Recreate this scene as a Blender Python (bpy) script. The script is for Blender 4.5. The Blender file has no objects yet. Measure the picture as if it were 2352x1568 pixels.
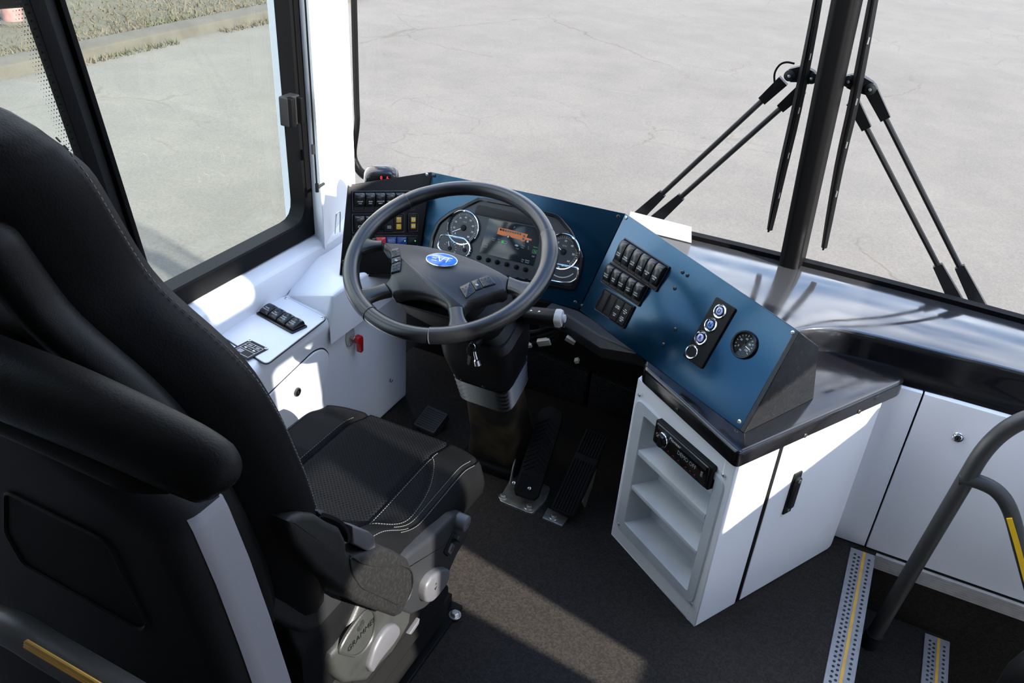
import bpy, math, random
import numpy as np
from mathutils import Vector, Matrix

random.seed(7)
SC = bpy.context.scene
COL = SC.collection

# ------------------------------------------------------------------ camera
CAM_Z = 1.55
F_PX = 1975.2
_y, _p, _r = -0.41222466, 0.54313296, 0.0801874
_f = np.array([math.sin(_y) * math.cos(_p), math.cos(_y) * math.cos(_p), -math.sin(_p)])
_rt = np.array([math.cos(_y), -math.sin(_y), 0.0])
_up = np.cross(_rt, _f)
RIGHT = math.cos(_r) * _rt + math.sin(_r) * _up
DOWN = -(math.cos(_r) * _up - math.sin(_r) * _rt)
FWD = _f
EYE = np.array([0.0, 0.0, CAM_Z])
cam = bpy.data.cameras.new('camera')
cam.sensor_width = 36.0
cam.lens = F_PX / 2352.0 * 36.0
cam.clip_start = 0.02
cam.clip_end = 300
cob = bpy.data.objects.new('camera', cam)
COL.objects.link(cob)
m = Matrix.Identity(4)
for i in range(3):
    m[i][0], m[i][1], m[i][2], m[i][3] = RIGHT[i], -DOWN[i], -FWD[i], EYE[i]
cob.matrix_world = m
SC.camera = cob

# ------------------------------------------------------------------ light
SC.view_settings.view_transform = 'Standard'
SC.view_settings.look = 'None'
SC.view_settings.gamma = 1.0
SC.view_settings.use_curve_mapping = False
SC.view_settings.exposure = 0.60
SUN_DIR = Vector((1.0, -0.27, 0.60)).normalized()
sl = bpy.data.lights.new('sun', 'SUN')
sl.energy = 13.5
sl.color = (1.0, 0.955, 0.89)
sl.angle = 0.012
so = bpy.data.objects.new('sun', sl)
so.rotation_euler = SUN_DIR.to_track_quat('Z', 'Y').to_euler()
so.location = (6, -2, 5)
COL.objects.link(so)

W = bpy.data.worlds.new('sky')
SC.world = W
W.use_nodes = True
nt = W.node_tree
for n in list(nt.nodes):
    nt.nodes.remove(n)


def nd(t, **k):
    x = nt.nodes.new(t)
    for a, b in k.items():
        setattr(x, a, b)
    return x


wo = nd('ShaderNodeOutputWorld')
bg = nd('ShaderNodeBackground')
tc = nd('ShaderNodeTexCoord')
sep = nd('ShaderNodeSeparateXYZ')
nt.links.new(tc.outputs['Generated'], sep.inputs[0])
grad = nd('ShaderNodeValToRGB')
cr = grad.color_ramp
cr.elements[0].position = 0.0
cr.elements[0].color = (0.62, 0.72, 0.86, 1)
cr.elements[1].position = 0.75
cr.elements[1].color = (0.16, 0.34, 0.72, 1)
e = cr.elements.new(0.2)
e.color = (0.36, 0.55, 0.86, 1)
nt.links.new(sep.outputs['Z'], grad.inputs[0])
addz = nd('ShaderNodeMath', operation='ADD')
addz.inputs[1].default_value = 0.25
nt.links.new(sep.outputs['Z'], addz.inputs[0])
dv = nd('ShaderNodeVectorMath', operation='DIVIDE')
cmb = nd('ShaderNodeCombineXYZ')
for i in range(3):
    nt.links.new(addz.outputs[0], cmb.inputs[i])
nt.links.new(tc.outputs['Generated'], dv.inputs[0])
nt.links.new(cmb.outputs[0], dv.inputs[1])
cn = nd('ShaderNodeTexNoise')
cn.inputs['Scale'].default_value = 1.7
cn.inputs['Detail'].default_value = 7
cn.inputs['Roughness'].default_value = 0.55
nt.links.new(dv.outputs[0], cn.inputs['Vector'])
cramp = nd('ShaderNodeValToRGB')
cramp.color_ramp.elements[0].position = 0.44
cramp.color_ramp.elements[0].color = (0, 0, 0, 1)
cramp.color_ramp.elements[1].position = 0.60
cramp.color_ramp.elements[1].color = (1, 1, 1, 1)
nt.links.new(cn.outputs[0], cramp.inputs[0])
mx = nd('ShaderNodeMix', data_type='RGBA')
mx.inputs[7].default_value = (1.75, 1.8, 1.9, 1)
nt.links.new(cramp.outputs[0], mx.inputs[0])
nt.links.new(grad.outputs[0], mx.inputs[6])
nt.links.new(mx.outputs[2], bg.inputs['Color'])
bg.inputs['Strength'].default_value = 1.95
nt.links.new(bg.outputs[0], wo.inputs['Surface'])

# ------------------------------------------------------------------ projection helpers (photo pixel -> point on a known plane)


def ray(px, py):
    return (RIGHT * (px - 1176) + DOWN * (py - 784)) / F_PX + FWD


def at(px, py, ax, v):
    d = ray(px, py)
    return EYE + d * ((v - EYE[ax]) / d[ax])


def onpl(px, py, p0, n):
    d = ray(px, py)
    return EYE + d * (((np.array(p0) - EYE) @ n) / (d @ n))


class Fr:
    """A plane with axes u, v, n; maps photo pixels onto the plane."""

    def __init__(s, o, u, v):
        s.o = np.array(o, float)
        u = np.array(u, float)
        s.u = u / np.linalg.norm(u)
        v = np.array(v, float)
        v = v - s.u * (s.u @ v)
        s.v = v / np.linalg.norm(v)
        s.n = np.cross(s.u, s.v)

    def uv(s, px, py, dn=0.0):
        X = onpl(px, py, s.o + s.n * dn, s.n) - s.o
        return np.array([X @ s.u, X @ s.v])

    def P(s, u, v, n=0.0):
        return s.o + s.u * u + s.v * v + s.n * n

    def M(s, u=0.0, v=0.0, n=0.0, rot=0.0):
        o = s.P(u, v, n)
        M = Matrix.Identity(4)
        c, q = math.cos(rot), math.sin(rot)
        a = s.u * c + s.v * q
        b = -s.u * q + s.v * c
        for i in range(3):
            M[i][0], M[i][1], M[i][2], M[i][3] = a[i], b[i], s.n[i], o[i]
        return M


def frame_M(o, x, y):
    f = Fr(o, x, y)
    return f.M()


# ------------------------------------------------------------------ materials
MATS = {}


def mat(name, col, rough=0.5, metal=0.0, spec=0.5, coat=0.0, bump=None, var=None, emit=None, coat_rough=0.05, rvar=None):
    m = bpy.data.materials.new(name)
    m.use_nodes = True
    t = m.node_tree
    b = t.nodes['Principled BSDF']
    b.inputs['Base Color'].default_value = (*col, 1)
    b.inputs['Roughness'].default_value = rough
    b.inputs['Metallic'].default_value = metal
    b.inputs['Specular IOR Level'].default_value = spec
    b.inputs['Coat Weight'].default_value = coat
    b.inputs['Coat Roughness'].default_value = coat_rough
    g = t.nodes.new('ShaderNodeNewGeometry')
    if var:
        sc, c2, lo, hi = var
        n = t.nodes.new('ShaderNodeTexNoise')
        n.inputs['Scale'].default_value = sc
        n.inputs['Detail'].default_value = 4
        t.links.new(g.outputs['Position'], n.inputs['Vector'])
        r = t.nodes.new('ShaderNodeValToRGB')
        r.color_ramp.elements[0].position = lo
        r.color_ramp.elements[0].color = (*col, 1)
        r.color_ramp.elements[1].position = hi
        r.color_ramp.elements[1].color = (*c2, 1)
        t.links.new(n.outputs[0], r.inputs[0])
        t.links.new(r.outputs[0], b.inputs['Base Color'])
    if rvar:
        sc, lo, hi = rvar
        n = t.nodes.new('ShaderNodeTexNoise')
        n.inputs['Scale'].default_value = sc
        n.inputs['Detail'].default_value = 5
        t.links.new(g.outputs['Position'], n.inputs['Vector'])
        mr = t.nodes.new('ShaderNodeMapRange')
        mr.inputs['From Min'].default_value = 0.35
        mr.inputs['From Max'].default_value = 0.65
        mr.inputs['To Min'].default_value = lo
        mr.inputs['To Max'].default_value = hi
        t.links.new(n.outputs[0], mr.inputs['Value'])
        t.links.new(mr.outputs[0], b.inputs['Roughness'])
    if bump:
        sc, st, dist = bump
        n = t.nodes.new('ShaderNodeTexNoise')
        n.inputs['Scale'].default_value = sc
        n.inputs['Detail'].default_value = 3
        t.links.new(g.outputs['Position'], n.inputs['Vector'])
        bp = t.nodes.new('ShaderNodeBump')
        bp.inputs['Strength'].default_value = st
        bp.inputs['Distance'].default_value = dist
        t.links.new(n.outputs[0], bp.inputs['Height'])
        t.links.new(bp.outputs[0], b.inputs['Normal'])
    if emit:
        b.inputs['Emission Color'].default_value = (*col, 1)
        b.inputs['Emission Strength'].default_value = emit
    MATS[name] = m
    return m


def glass(name, tint, tintname=None):
    m = bpy.data.materials.new(name)
    m.use_nodes = True
    t = m.node_tree
    for n in list(t.nodes):
        t.nodes.remove(n)
    o = t.nodes.new('ShaderNodeOutputMaterial')
    tr = t.nodes.new('ShaderNodeBsdfTransparent')
    tr.inputs[0].default_value = (*tint, 1)
    gl = t.nodes.new('ShaderNodeBsdfGlossy')
    gl.inputs['Roughness'].default_value = 0.0
    lw = t.nodes.new('ShaderNodeLayerWeight')
    lw.inputs['Blend'].default_value = 0.5
    pw = t.nodes.new('ShaderNodeMath')
    pw.operation = 'POWER'
    pw.inputs[1].default_value = 5.0
    t.links.new(lw.outputs['Facing'], pw.inputs[0])
    fr = t.nodes.new('ShaderNodeMath')
    fr.operation = 'MULTIPLY_ADD'
    fr.inputs[1].default_value = 0.6
    fr.inputs[2].default_value = 0.02
    t.links.new(pw.outputs[0], fr.inputs[0])
    mxs = t.nodes.new('ShaderNodeMixShader')
    t.links.new(fr.outputs[0], mxs.inputs[0])
    t.links.new(tr.outputs[0], mxs.inputs[1])
    t.links.new(gl.outputs[0], mxs.inputs[2])
    t.links.new(mxs.outputs[0], o.inputs[0])
    return m


LINING = mat('pale_lining', (0.84, 0.84, 0.84), 0.7)
WHITE = mat('white_paint', (0.80, 0.82, 0.86), 0.38, bump=(900, 0.06, 0.001), var=(3.0, (0.77, 0.79, 0.83), 0.4, 0.7))
PILLARW = mat('pillar_white', (0.88, 0.88, 0.88), 0.4)
CONSOLE = mat('console_white', (0.76, 0.79, 0.85), 0.42, bump=(700, 0.08, 0.001), var=(4.0, (0.72, 0.75, 0.81), 0.4, 0.65))
POCKET = mat('storage_grey', (0.50, 0.54, 0.58), 0.5, bump=(800, 0.12, 0.001), var=(12.0, (0.44, 0.48, 0.52), 0.45, 0.7))
PLASTIC = mat('black_plastic', (0.0045, 0.0048, 0.0052), 0.45, spec=0.18, bump=(650, 0.25, 0.001))
PLASTIC2 = mat('charcoal_plastic', (0.013, 0.0137, 0.015), 0.5, spec=0.25, bump=(500, 0.25, 0.001))
DUSTY = mat('dusty_black_plastic', (0.0065, 0.0065, 0.0065), 0.55, spec=0.25, bump=(600, 0.2, 0.001), var=(190.0, (0.016, 0.0152, 0.0138), 0.45, 0.8))
GLOSS = mat('gloss_black', (0.005, 0.005, 0.006), 0.12, spec=0.5, rvar=(18.0, 0.07, 0.2))
CHEEK = mat('satin_black_dusty', (0.008, 0.008, 0.0085), 0.3, spec=0.35, var=(160.0, (0.018, 0.0175, 0.017), 0.52, 0.85), rvar=(40.0, 0.24, 0.34))
SHELF = mat('polished_black_shelf', (0.125, 0.129, 0.137), 0.12, metal=0.8, spec=0.8, bump=(6.0, 0.03, 0.01), rvar=(9.0, 0.07, 0.16))
BLUE = mat('panel_blue_reflection', (0.002, 0.036, 0.078), 0.20, metal=0.75, coat=0.3, coat_rough=0.12, bump=(1500, 0.08, 0.0005))  # dark panels; their blue sky reflection is put into the base colour
PANELBLK = mat('black_powder_coat', (0.004, 0.004, 0.0042), 0.42, spec=0.15, bump=(1500, 0.12, 0.0005), var=(420.0, (0.05, 0.05, 0.05), 0.66, 0.74))
ROCKER = mat('rocker_black', (0.007, 0.0074, 0.008), 0.26, spec=0.5)
RUBBER = mat('black_rubber', (0.0035, 0.0035, 0.0035), 0.6, spec=0.12)
SEAL = mat('window_frame_black', (0.003, 0.003, 0.0032), 0.45, spec=0.1)
LEATHER = mat('black_leather', (0.0045, 0.0046, 0.0049), 0.45, spec=0.06, bump=(420, 0.35, 0.001))
WHEELL = mat('wheel_leather', (0.005, 0.0053, 0.006), 0.29, spec=0.6, bump=(900, 0.22, 0.0006))
HUBPL = mat('wheel_hub_plastic', (0.010, 0.0106, 0.0118), 0.40, bump=(800, 0.3, 0.0008))
STITCH = mat('stitch_thread', (0.085, 0.085, 0.083), 0.7)
STEEL = mat('zinc_steel', (0.55, 0.54, 0.50), 0.35, metal=0.9, var=(40.0, (0.35, 0.33, 0.28), 0.45, 0.7))
CHROME = mat('chrome', (0.85, 0.86, 0.88), 0.08, metal=1.0)
SCREWM = mat('steel_screw', (0.62, 0.62, 0.62), 0.28, metal=0.9)
SCREWB = mat('black_screw', (0.03, 0.03, 0.032), 0.22, metal=0.3)
ALU = mat('ribbed_aluminium', (0.62, 0.61, 0.60), 0.42, metal=0.55, var=(30.0, (0.5, 0.49, 0.48), 0.45, 0.7))
NOSE = mat('nosing_grey', (0.31, 0.31, 0.33), 0.45, metal=0.3, var=(60.0, (0.26, 0.26, 0.27), 0.45, 0.7))
DARKDOT = mat('dark_grit', (0.012, 0.012, 0.012), 0.7)
YELLOW = mat('safety_yellow', (0.62, 0.36, 0.06), 0.5, var=(35.0, (0.5, 0.30, 0.08), 0.45, 0.7))
YELLOWB = mat('bright_yellow', (0.90, 0.55, 0.02), 0.4)
AMBER = mat('amber_lens', (0.50, 0.29, 0.005), 0.3)
RED = mat('red_plastic', (0.45, 0.012, 0.015), 0.28, coat=0.4)
BLUELBL = mat('blue_label', (0.006, 0.03, 0.16), 0.35)
EMBLEM = mat('emblem_blue', (0.01, 0.14, 0.62), 0.15, coat=0.8)
PRINT = mat('white_print', (0.75, 0.77, 0.78), 0.5)
PRINTD = mat('dim_print', (0.28, 0.30, 0.31), 0.5)
PRINTK = mat('black_print', (0.01, 0.01, 0.012), 0.4)
LENS = mat('button_lens', (0.30, 0.33, 0.62), 0.12, coat=0.6)
LENSN = mat('button_lens_blue', (0.07, 0.19, 0.52), 0.12, coat=0.6)
LED_R = mat('red_led', (1.0, 0.03, 0.04), 0.4, emit=1.0)
LED_G = mat('green_led', (0.10, 0.75, 0.12), 0.4, emit=0.6)
KNOB = mat('pale_grey_knob', (0.062, 0.062, 0.067), 0.45)
SEATGREY = mat('seat_grey_plastic', (0.020, 0.0207, 0.0194), 0.5, bump=(500, 0.3, 0.001), var=(30.0, (0.015, 0.0155, 0.0145), 0.45, 0.7))
EDGELIT = mat('barrier_edge_lit', (0.14, 0.14, 0.16), 0.45, bump=(600, 0.12, 0.001))  # light on the barrier edge, put into a paler colour
BARRIER = mat('barrier_grey_vinyl', (0.010, 0.0105, 0.012), 0.5, spec=0.12, bump=(600, 0.15, 0.001))
RAIL = mat('grey_powder_coat_rail', (0.036, 0.037, 0.036), 0.42, bump=(900, 0.25, 0.0006))
PAPER = mat('white_card', (0.34, 0.34, 0.335), 0.6)
BOOT = mat('dusty_column_cover', (0.010, 0.009, 0.008), 0.55, spec=0.3, var=(14.0, (0.060, 0.046, 0.022), 0.42, 0.70))
SCREEN = mat('display_glass', (0.010, 0.014, 0.018), 0.10, spec=0.5)
CLUST = mat('cluster_face', (0.016, 0.020, 0.026), 0.32)
BUSO = mat('screen_orange', (0.40, 0.11, 0.03), 0.5, emit=0.16)
SCR_G = mat('screen_green', (0.03, 0.30, 0.05), 0.5, emit=0.3)
SCR_W = mat('screen_grey', (0.20, 0.23, 0.25), 0.5, emit=0.25)
GLASSW = glass('windscreen_glass', (0.93, 0.93, 0.93))
GLASSL = glass('side_glass', (0.90, 0.93, 0.90))
GLASSD = glass('tinted_side_glass', (0.90, 0.935, 0.91))
GAUGEGL = glass('gauge_glass', (0.97, 0.97, 0.97))
BOLLARD = mat('faded_pink_paint', (0.24, 0.125, 0.115), 0.6, var=(20.0, (0.20, 0.10, 0.09), 0.4, 0.6))


def perforated():
    m = mat('perforated_leather', (0.0045, 0.0046, 0.0049), 0.5, spec=0.04, bump=(420, 0.3, 0.001))
    t = m.node_tree
    b = t.nodes['Principled BSDF']
    g = t.nodes.new('ShaderNodeNewGeometry')
    mp = t.nodes.new('ShaderNodeMapping')
    mp.inputs['Rotation'].default_value = (0, 0, math.radians(45))
    mp.inputs['Scale'].default_value = (165, 165, 0)
    t.links.new(g.outputs['Position'], mp.inputs['Vector'])
    fr = t.nodes.new('ShaderNodeVectorMath')
    fr.operation = 'FRACTION'
    t.links.new(mp.outputs[0], fr.inputs[0])
    su = t.nodes.new('ShaderNodeVectorMath')
    su.operation = 'SUBTRACT'
    su.inputs[1].default_value = (0.5, 0.5, 0)
    t.links.new(fr.outputs[0], su.inputs[0])
    le = t.nodes.new('ShaderNodeVectorMath')
    le.operation = 'LENGTH'
    t.links.new(su.outputs[0], le.inputs[0])
    r = t.nodes.new('ShaderNodeValToRGB')
    r.color_ramp.elements[0].position = 0.22
    r.color_ramp.elements[0].color = (0.001, 0.001, 0.001, 1)
    r.color_ramp.elements[1].position = 0.30
    r.color_ramp.elements[1].color = (0.0055, 0.0058, 0.0064, 1)
    t.links.new(le.outputs['Value'], r.inputs[0])
    t.links.new(r.outputs[0], b.inputs['Base Color'])
    return m


PERF = perforated()


def ground_mat():
    m = bpy.data.materials.new('cracked_asphalt')
    m.use_nodes = True
    t = m.node_tree
    b = t.nodes['Principled BSDF']
    b.inputs['Roughness'].default_value = 0.85
    g = t.nodes.new('ShaderNodeNewGeometry')

    def noise(sc, det=5, ro=0.55):
        n = t.nodes.new('ShaderNodeTexNoise')
        n.inputs['Scale'].default_value = sc
        n.inputs['Detail'].default_value = det
        n.inputs['Roughness'].default_value = ro
        t.links.new(g.outputs['Position'], n.inputs['Vector'])
        return n

    def ramp(src, p0, c0, p1, c1):
        r = t.nodes.new('ShaderNodeValToRGB')
        r.color_ramp.elements[0].position = p0
        r.color_ramp.elements[0].color = (*c0, 1)
        r.color_ramp.elements[1].position = p1
        r.color_ramp.elements[1].color = (*c1, 1)
        t.links.new(src, r.inputs[0])
        return r

    def mul(a, c, f=1.0):
        x = t.nodes.new('ShaderNodeMix')
        x.data_type = 'RGBA'
        x.blend_type = 'MULTIPLY'
        x.inputs[0].default_value = f
        t.links.new(a, x.inputs[6])
        t.links.new(c, x.inputs[7])
        return x.outputs[2]
    base = ramp(noise(0.5, 6).outputs[0], 0.32, (0.112, 0.101, 0.0855), 0.68, (0.133, 0.121, 0.104))
    fine = ramp(noise(70, 3).outputs[0], 0.3, (0.78, 0.78, 0.78), 0.7, (1.08, 1.08, 1.08))
    patch = ramp(noise(2.4, 4).outputs[0], 0.4, (0.94, 0.94, 0.94), 0.62, (1.04, 1.03, 1.02))
    c = mul(mul(base.outputs[0], fine.outputs[0]), patch.outputs[0])
    # cracks: two cell-edge networks, warped, shown only in places
    for sc, w, lo, hi, dk, cscale in ((0.30, 0.010, 0.48, 0.56, (0.74, 0.70, 0.62), 0.35), (1.3, 0.014, 0.54, 0.62, (0.80, 0.77, 0.72), 0.5)):
        wn = noise(1.6, 4)
        ad = t.nodes.new('ShaderNodeVectorMath')
        ad.operation = 'MULTIPLY_ADD'
        ad.inputs[1].default_value = (0.55, 0.55, 0.0)
        t.links.new(wn.outputs['Color'], ad.inputs[0])
        t.links.new(g.outputs['Position'], ad.inputs[2])
        v = t.nodes.new('ShaderNodeTexVoronoi')
        v.feature = 'DISTANCE_TO_EDGE'
        v.inputs['Scale'].default_value = sc
        t.links.new(ad.outputs[0], v.inputs['Vector'])
        crk = ramp(v.outputs['Distance'], 0.0, dk, w * sc, (1, 1, 1))
        msk = ramp(noise(cscale, 2).outputs[0], lo, (0, 0, 0), hi, (1, 1, 1))
        x = t.nodes.new('ShaderNodeMix')
        x.data_type = 'RGBA'
        x.blend_type = 'MULTIPLY'
        t.links.new(msk.outputs[0], x.inputs[0])
        t.links.new(c, x.inputs[6])
        t.links.new(crk.outputs[0], x.inputs[7])
        c = x.outputs[2]
    t.links.new(c, b.inputs['Base Color'])
    bp = t.nodes.new('ShaderNodeBump')
    bp.inputs['Strength'].default_value = 0.25
    bp.inputs['Distance'].default_value = 0.01
    t.links.new(noise(120, 2).outputs[0], bp.inputs['Height'])
    t.links.new(bp.outputs[0], b.inputs['Normal'])
    return m


ASPHALT = ground_mat()
GRASS = mat('dry_grass', (0.078, 0.064, 0.042), 0.9, var=(5.0, (0.060, 0.056, 0.034), 0.42, 0.62), bump=(40, 0.8, 0.03))
BLADE = mat('dry_grass_blades', (0.085, 0.069, 0.043), 0.8, var=(2.0, (0.052, 0.058, 0.027), 0.5, 0.66))
KERB = mat('kerb_concrete', (0.066, 0.058, 0.045), 0.85, bump=(60, 0.4, 0.01), var=(4.0, (0.052, 0.045, 0.035), 0.4, 0.65))
CONN = mat('pale_connector', (0.30, 0.28, 0.24), 0.6)


def speckle(name, c0, c1, sc=260):
    m = mat(name, c0, 0.62, spec=0.12, bump=(300, 0.2, 0.001))
    t = m.node_tree
    b = t.nodes['Principled BSDF']
    g = t.nodes.new('ShaderNodeNewGeometry')
    v = t.nodes.new('ShaderNodeTexVoronoi')
    v.inputs['Scale'].default_value = sc
    t.links.new(g.outputs['Position'], v.inputs['Vector'])
    r = t.nodes.new('ShaderNodeValToRGB')
    r.color_ramp.elements[0].position = 0.1
    r.color_ramp.elements[0].color = (*c0, 1)
    r.color_ramp.elements[1].position = 0.95
    r.color_ramp.elements[1].color = (*c1, 1)
    sp = t.nodes.new('ShaderNodeSeparateColor')
    t.links.new(v.outputs['Color'], sp.inputs[0])
    t.links.new(sp.outputs[0], r.inputs[0])
    t.links.new(r.outputs[0], b.inputs['Base Color'])
    return m


VINYL = speckle('speckled_floor_vinyl', (0.0150, 0.0128, 0.0110), (0.0275, 0.0236, 0.0204))
CARPET = speckle('dark_carpet', (0.006, 0.006, 0.0065), (0.020, 0.020, 0.021), 330)

# ------------------------------------------------------------------ mesh builder
WORLD = {}
_textcache = {}


def text_geo(s, size, align='CENTER', shear=0.0, space=1.0):
    k = (s, size, align, shear, space)
    if k not in _textcache:
        c = bpy.data.curves.new('t', 'FONT')
        c.body = s
        c.size = size
        c.align_x = align
        c.align_y = 'CENTER'
        c.resolution_u = 2
        c.shear = shear
        c.space_line = space
        o = bpy.data.objects.new('t', c)
        me = bpy.data.meshes.new_from_object(o)
        v = [tuple(x.co) for x in me.vertices]
        f = [tuple(p.vertices) for p in me.polygons]
        bpy.data.objects.remove(o)
        bpy.data.curves.remove(c)
        bpy.data.meshes.remove(me)
        _textcache[k] = (v, f)
    return _textcache[k]


def fillet(poly, r, n=4):
    out = []
    N = len(poly)
    P = [np.array(p[:2], float) for p in poly]
    rs = r if hasattr(r, '__len__') else [r] * N
    for i in range(N):
        a, b, c = P[i - 1], P[i], P[(i + 1) % N]
        d1, d2 = a - b, c - b
        l1, l2 = np.linalg.norm(d1), np.linalg.norm(d2)
        if rs[i] <= 0 or l1 < 1e-9 or l2 < 1e-9:
            out.append(tuple(b))
            continue
        d1, d2 = d1 / l1, d2 / l2
        k = min(rs[i], l1 * 0.45, l2 * 0.45)
        p, q = b + d1 * k, b + d2 * k
        for j in range(n + 1):
            t = j / n
            out.append(tuple((1 - t) ** 2 * p + 2 * t * (1 - t) * b + t * t * q))
    return out


def rrect(w, h, r, cx=0, cy=0, n=4):
    return fillet([(cx - w / 2, cy - h / 2), (cx + w / 2, cy - h / 2), (cx + w / 2, cy + h / 2), (cx - w / 2, cy + h / 2)], r, n)


def ellipse(a, b, n=32, cx=0, cy=0, t0=0.0):
    return [(cx + a * math.cos(t0 + 2 * math.pi * i / n), cy + b * math.sin(t0 + 2 * math.pi * i / n)) for i in range(n)]


def area2(poly):
    return sum(poly[i - 1][0] * poly[i][1] - poly[i][0] * poly[i - 1][1] for i in range(len(poly)))


def inset(poly, d):
    N = len(poly)
    out = []
    s = 1 if area2(poly) > 0 else -1
    for i in range(N):
        a, b, c = np.array(poly[i - 1]), np.array(poly[i]), np.array(poly[(i + 1) % N])
        e1, e2 = b - a, c - b
        l1, l2 = np.linalg.norm(e1), np.linalg.norm(e2)
        if l1 < 1e-9:
            e1, l1 = e2, l2
        if l2 < 1e-9:
            e2, l2 = e1, l1
        n1 = np.array([-e1[1], e1[0]]) / max(l1, 1e-9) * s
        n2 = np.array([-e2[1], e2[0]]) / max(l2, 1e-9) * s
        nn = n1 + n2
        L = np.linalg.norm(nn)
        nn = nn / L if L > 1e-6 else n1
        k = min(1.0 / max(nn @ n1, 0.4), 2.0)
        out.append(tuple(b + nn * d * k))
    return out


class MB:
    def __init__(s):
        s.V, s.F, s.FM, s.mats = [], [], [], []

    def mi(s, m):
        if m not in s.mats:
            s.mats.append(m)
        return s.mats.index(m)

    def add(s, verts, faces, m, M=None):
        b = len(s.V)
        if M is not None:
            A = np.array(M)
            v = np.array([tuple(x) for x in verts], float).reshape(-1, 3)
            v = v @ A[:3, :3].T + A[:3, 3]
            s.V.extend(v.tolist())
        else:
            s.V.extend([tuple(float(q) for q in x) for x in verts])
        k = s.mi(m)
        for f in faces:
            s.F.append(tuple(i + b for i in f))
            s.FM.append(k)
        return s

    def box(s, lo, hi, m, M=None):
        x0, y0, z0 = lo
        x1, y1, z1 = hi
        v = [(x0, y0, z0), (x1, y0, z0), (x1, y1, z0), (x0, y1, z0), (x0, y0, z1), (x1, y0, z1), (x1, y1, z1), (x0, y1, z1)]
        return s.add(v, [(3, 2, 1, 0), (4, 5, 6, 7), (0, 1, 5, 4), (1, 2, 6, 5), (2, 3, 7, 6), (3, 0, 4, 7)], m, M)

    def prism(s, poly, z0, z1, m, M=None, bev=0.0, steps=3, bottom=True):
        """Extruded outline with a rounded upper edge."""
        p = [tuple(q[:2]) for q in poly]
        if area2(p) < 0:
            p = p[::-1]
        N = len(p)
        rings = [[(x, y, z0) for x, y in p]]
        if bev > 0:
            for j in range(steps + 1):
                a = j / steps * math.pi / 2
                q = inset(p, bev * (1 - math.cos(a)))
                rings.append([(x, y, z1 - bev + bev * math.sin(a)) for x, y in q])
        else:
            rings.append([(x, y, z1) for x, y in p])
        return s.rings(rings, m, M, cap0=bottom, cap1=True)

    def rings(s, rings, m, M=None, cap0=True, cap1=True, closed=False):
        N = len(rings[0])
        v = [x for r in rings for x in r]
        f = []
        K = len(rings)
        for k in range(K if closed else K - 1):
            a, b = k * N, ((k + 1) % K) * N
            for i in range(N):
                j = (i + 1) % N
                f.append((a + i, a + j, b + j, b + i))
        if not closed:
            if cap0:
                f.append(tuple(range(N - 1, -1, -1)))
            if cap1:
                f.append(tuple((K - 1) * N + i for i in range(N)))
        return s.add(v, f, m, M)

    def ringplate(s, outer, inner, z0, z1, m, M=None, bev=0.0):
        """Flat frame: two outlines with the same number of points."""
        N = len(outer)
        o2 = inset(outer, bev) if bev else outer
        i2 = inset(inner, -bev) if bev else inner
        loops = [[(x, y, z0) for x, y in outer], [(x, y, z1 - bev) for x, y in outer], [(x, y, z1) for x, y in o2],
                 [(x, y, z1) for x, y in i2], [(x, y, z1 - bev) for x, y in inner], [(x, y, z0) for x, y in inner]]
        return s.rings(loops, m, M, closed=True)

    def lathe(s, prof, n, m, M=None):
        v, f = [], []
        for r, z in prof:
            for i in range(n):
                a = 2 * math.pi * i / n
                v.append((r * math.cos(a), r * math.sin(a), z))
        K = len(prof)
        for k in range(K - 1):
            for i in range(n):
                j = (i + 1) % n
                f.append((k * n + i, k * n + j, (k + 1) * n + j, (k + 1) * n + i))
        if prof[0][0] > 1e-6:
            f.append(tuple(range(n - 1, -1, -1)))
        if prof[-1][0] > 1e-6:
            f.append(tuple((K - 1) * n + i for i in range(n)))
        return s.add(v, f, m, M)

    def tube(s, pts, r, m, n=10, closed=False, M=None, section=None, upv=(0, 0, 1)):
        P = [np.array(p, float) for p in pts]
        K = len(P)
        rr = r if hasattr(r, '__len__') else [r] * K
        loops = []
        ref = np.array(upv, float)
        prev = None
        for i in range(K):
            if closed:
                t = P[(i + 1) % K] - P[i - 1]
            else:
                t = P[min(i + 1, K - 1)] - P[max(i - 1, 0)]
            t = t / np.linalg.norm(t)
            if prev is None:
                a = ref - t * (ref @ t)
                if np.linalg.norm(a) < 1e-3:
                    a = np.array([1.0, 0, 0]) - t * t[0]
            else:
                a = prev - t * (prev @ t)
            a = a / np.linalg.norm(a)
            prev = a
            b = np.cross(t, a)
            if section:
                loops.append([tuple(P[i] + a * q[0] * rr[i] + b * q[1] * rr[i]) for q in section])
            else:
                loops.append([tuple(P[i] + rr[i] * (a * math.cos(2 * math.pi * j / n) + b * math.sin(2 * math.pi * j / n))) for j in range(n)])
        return s.rings(loops, m, M, closed=closed)

    def grid(s, fn, nu, nv, m, M=None, wrap=False):
        v = [fn(i / nu, j / nv) for j in range(nv + 1) for i in range(nu + 1)]
        f = [(j * (nu + 1) + i, j * (nu + 1) + i + 1, (j + 1) * (nu + 1) + i + 1, (j + 1) * (nu + 1) + i) for j in range(nv) for i in range(nu)]
        return s.add(v, f, m, M)

    def text(s, txt, size, m, M, align='CENTER', z=0.0003, shear=0.0, space=1.0, sx=1.0, warp=None):
        v, f = text_geo(txt, size, align, shear, space)
        if warp:
            v = [warp(x * sx, y) for x, y, q in v]
        else:
            v = [(x * sx, y, z) for x, y, q in v]
        return s.add(v, f, m, M)

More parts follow.
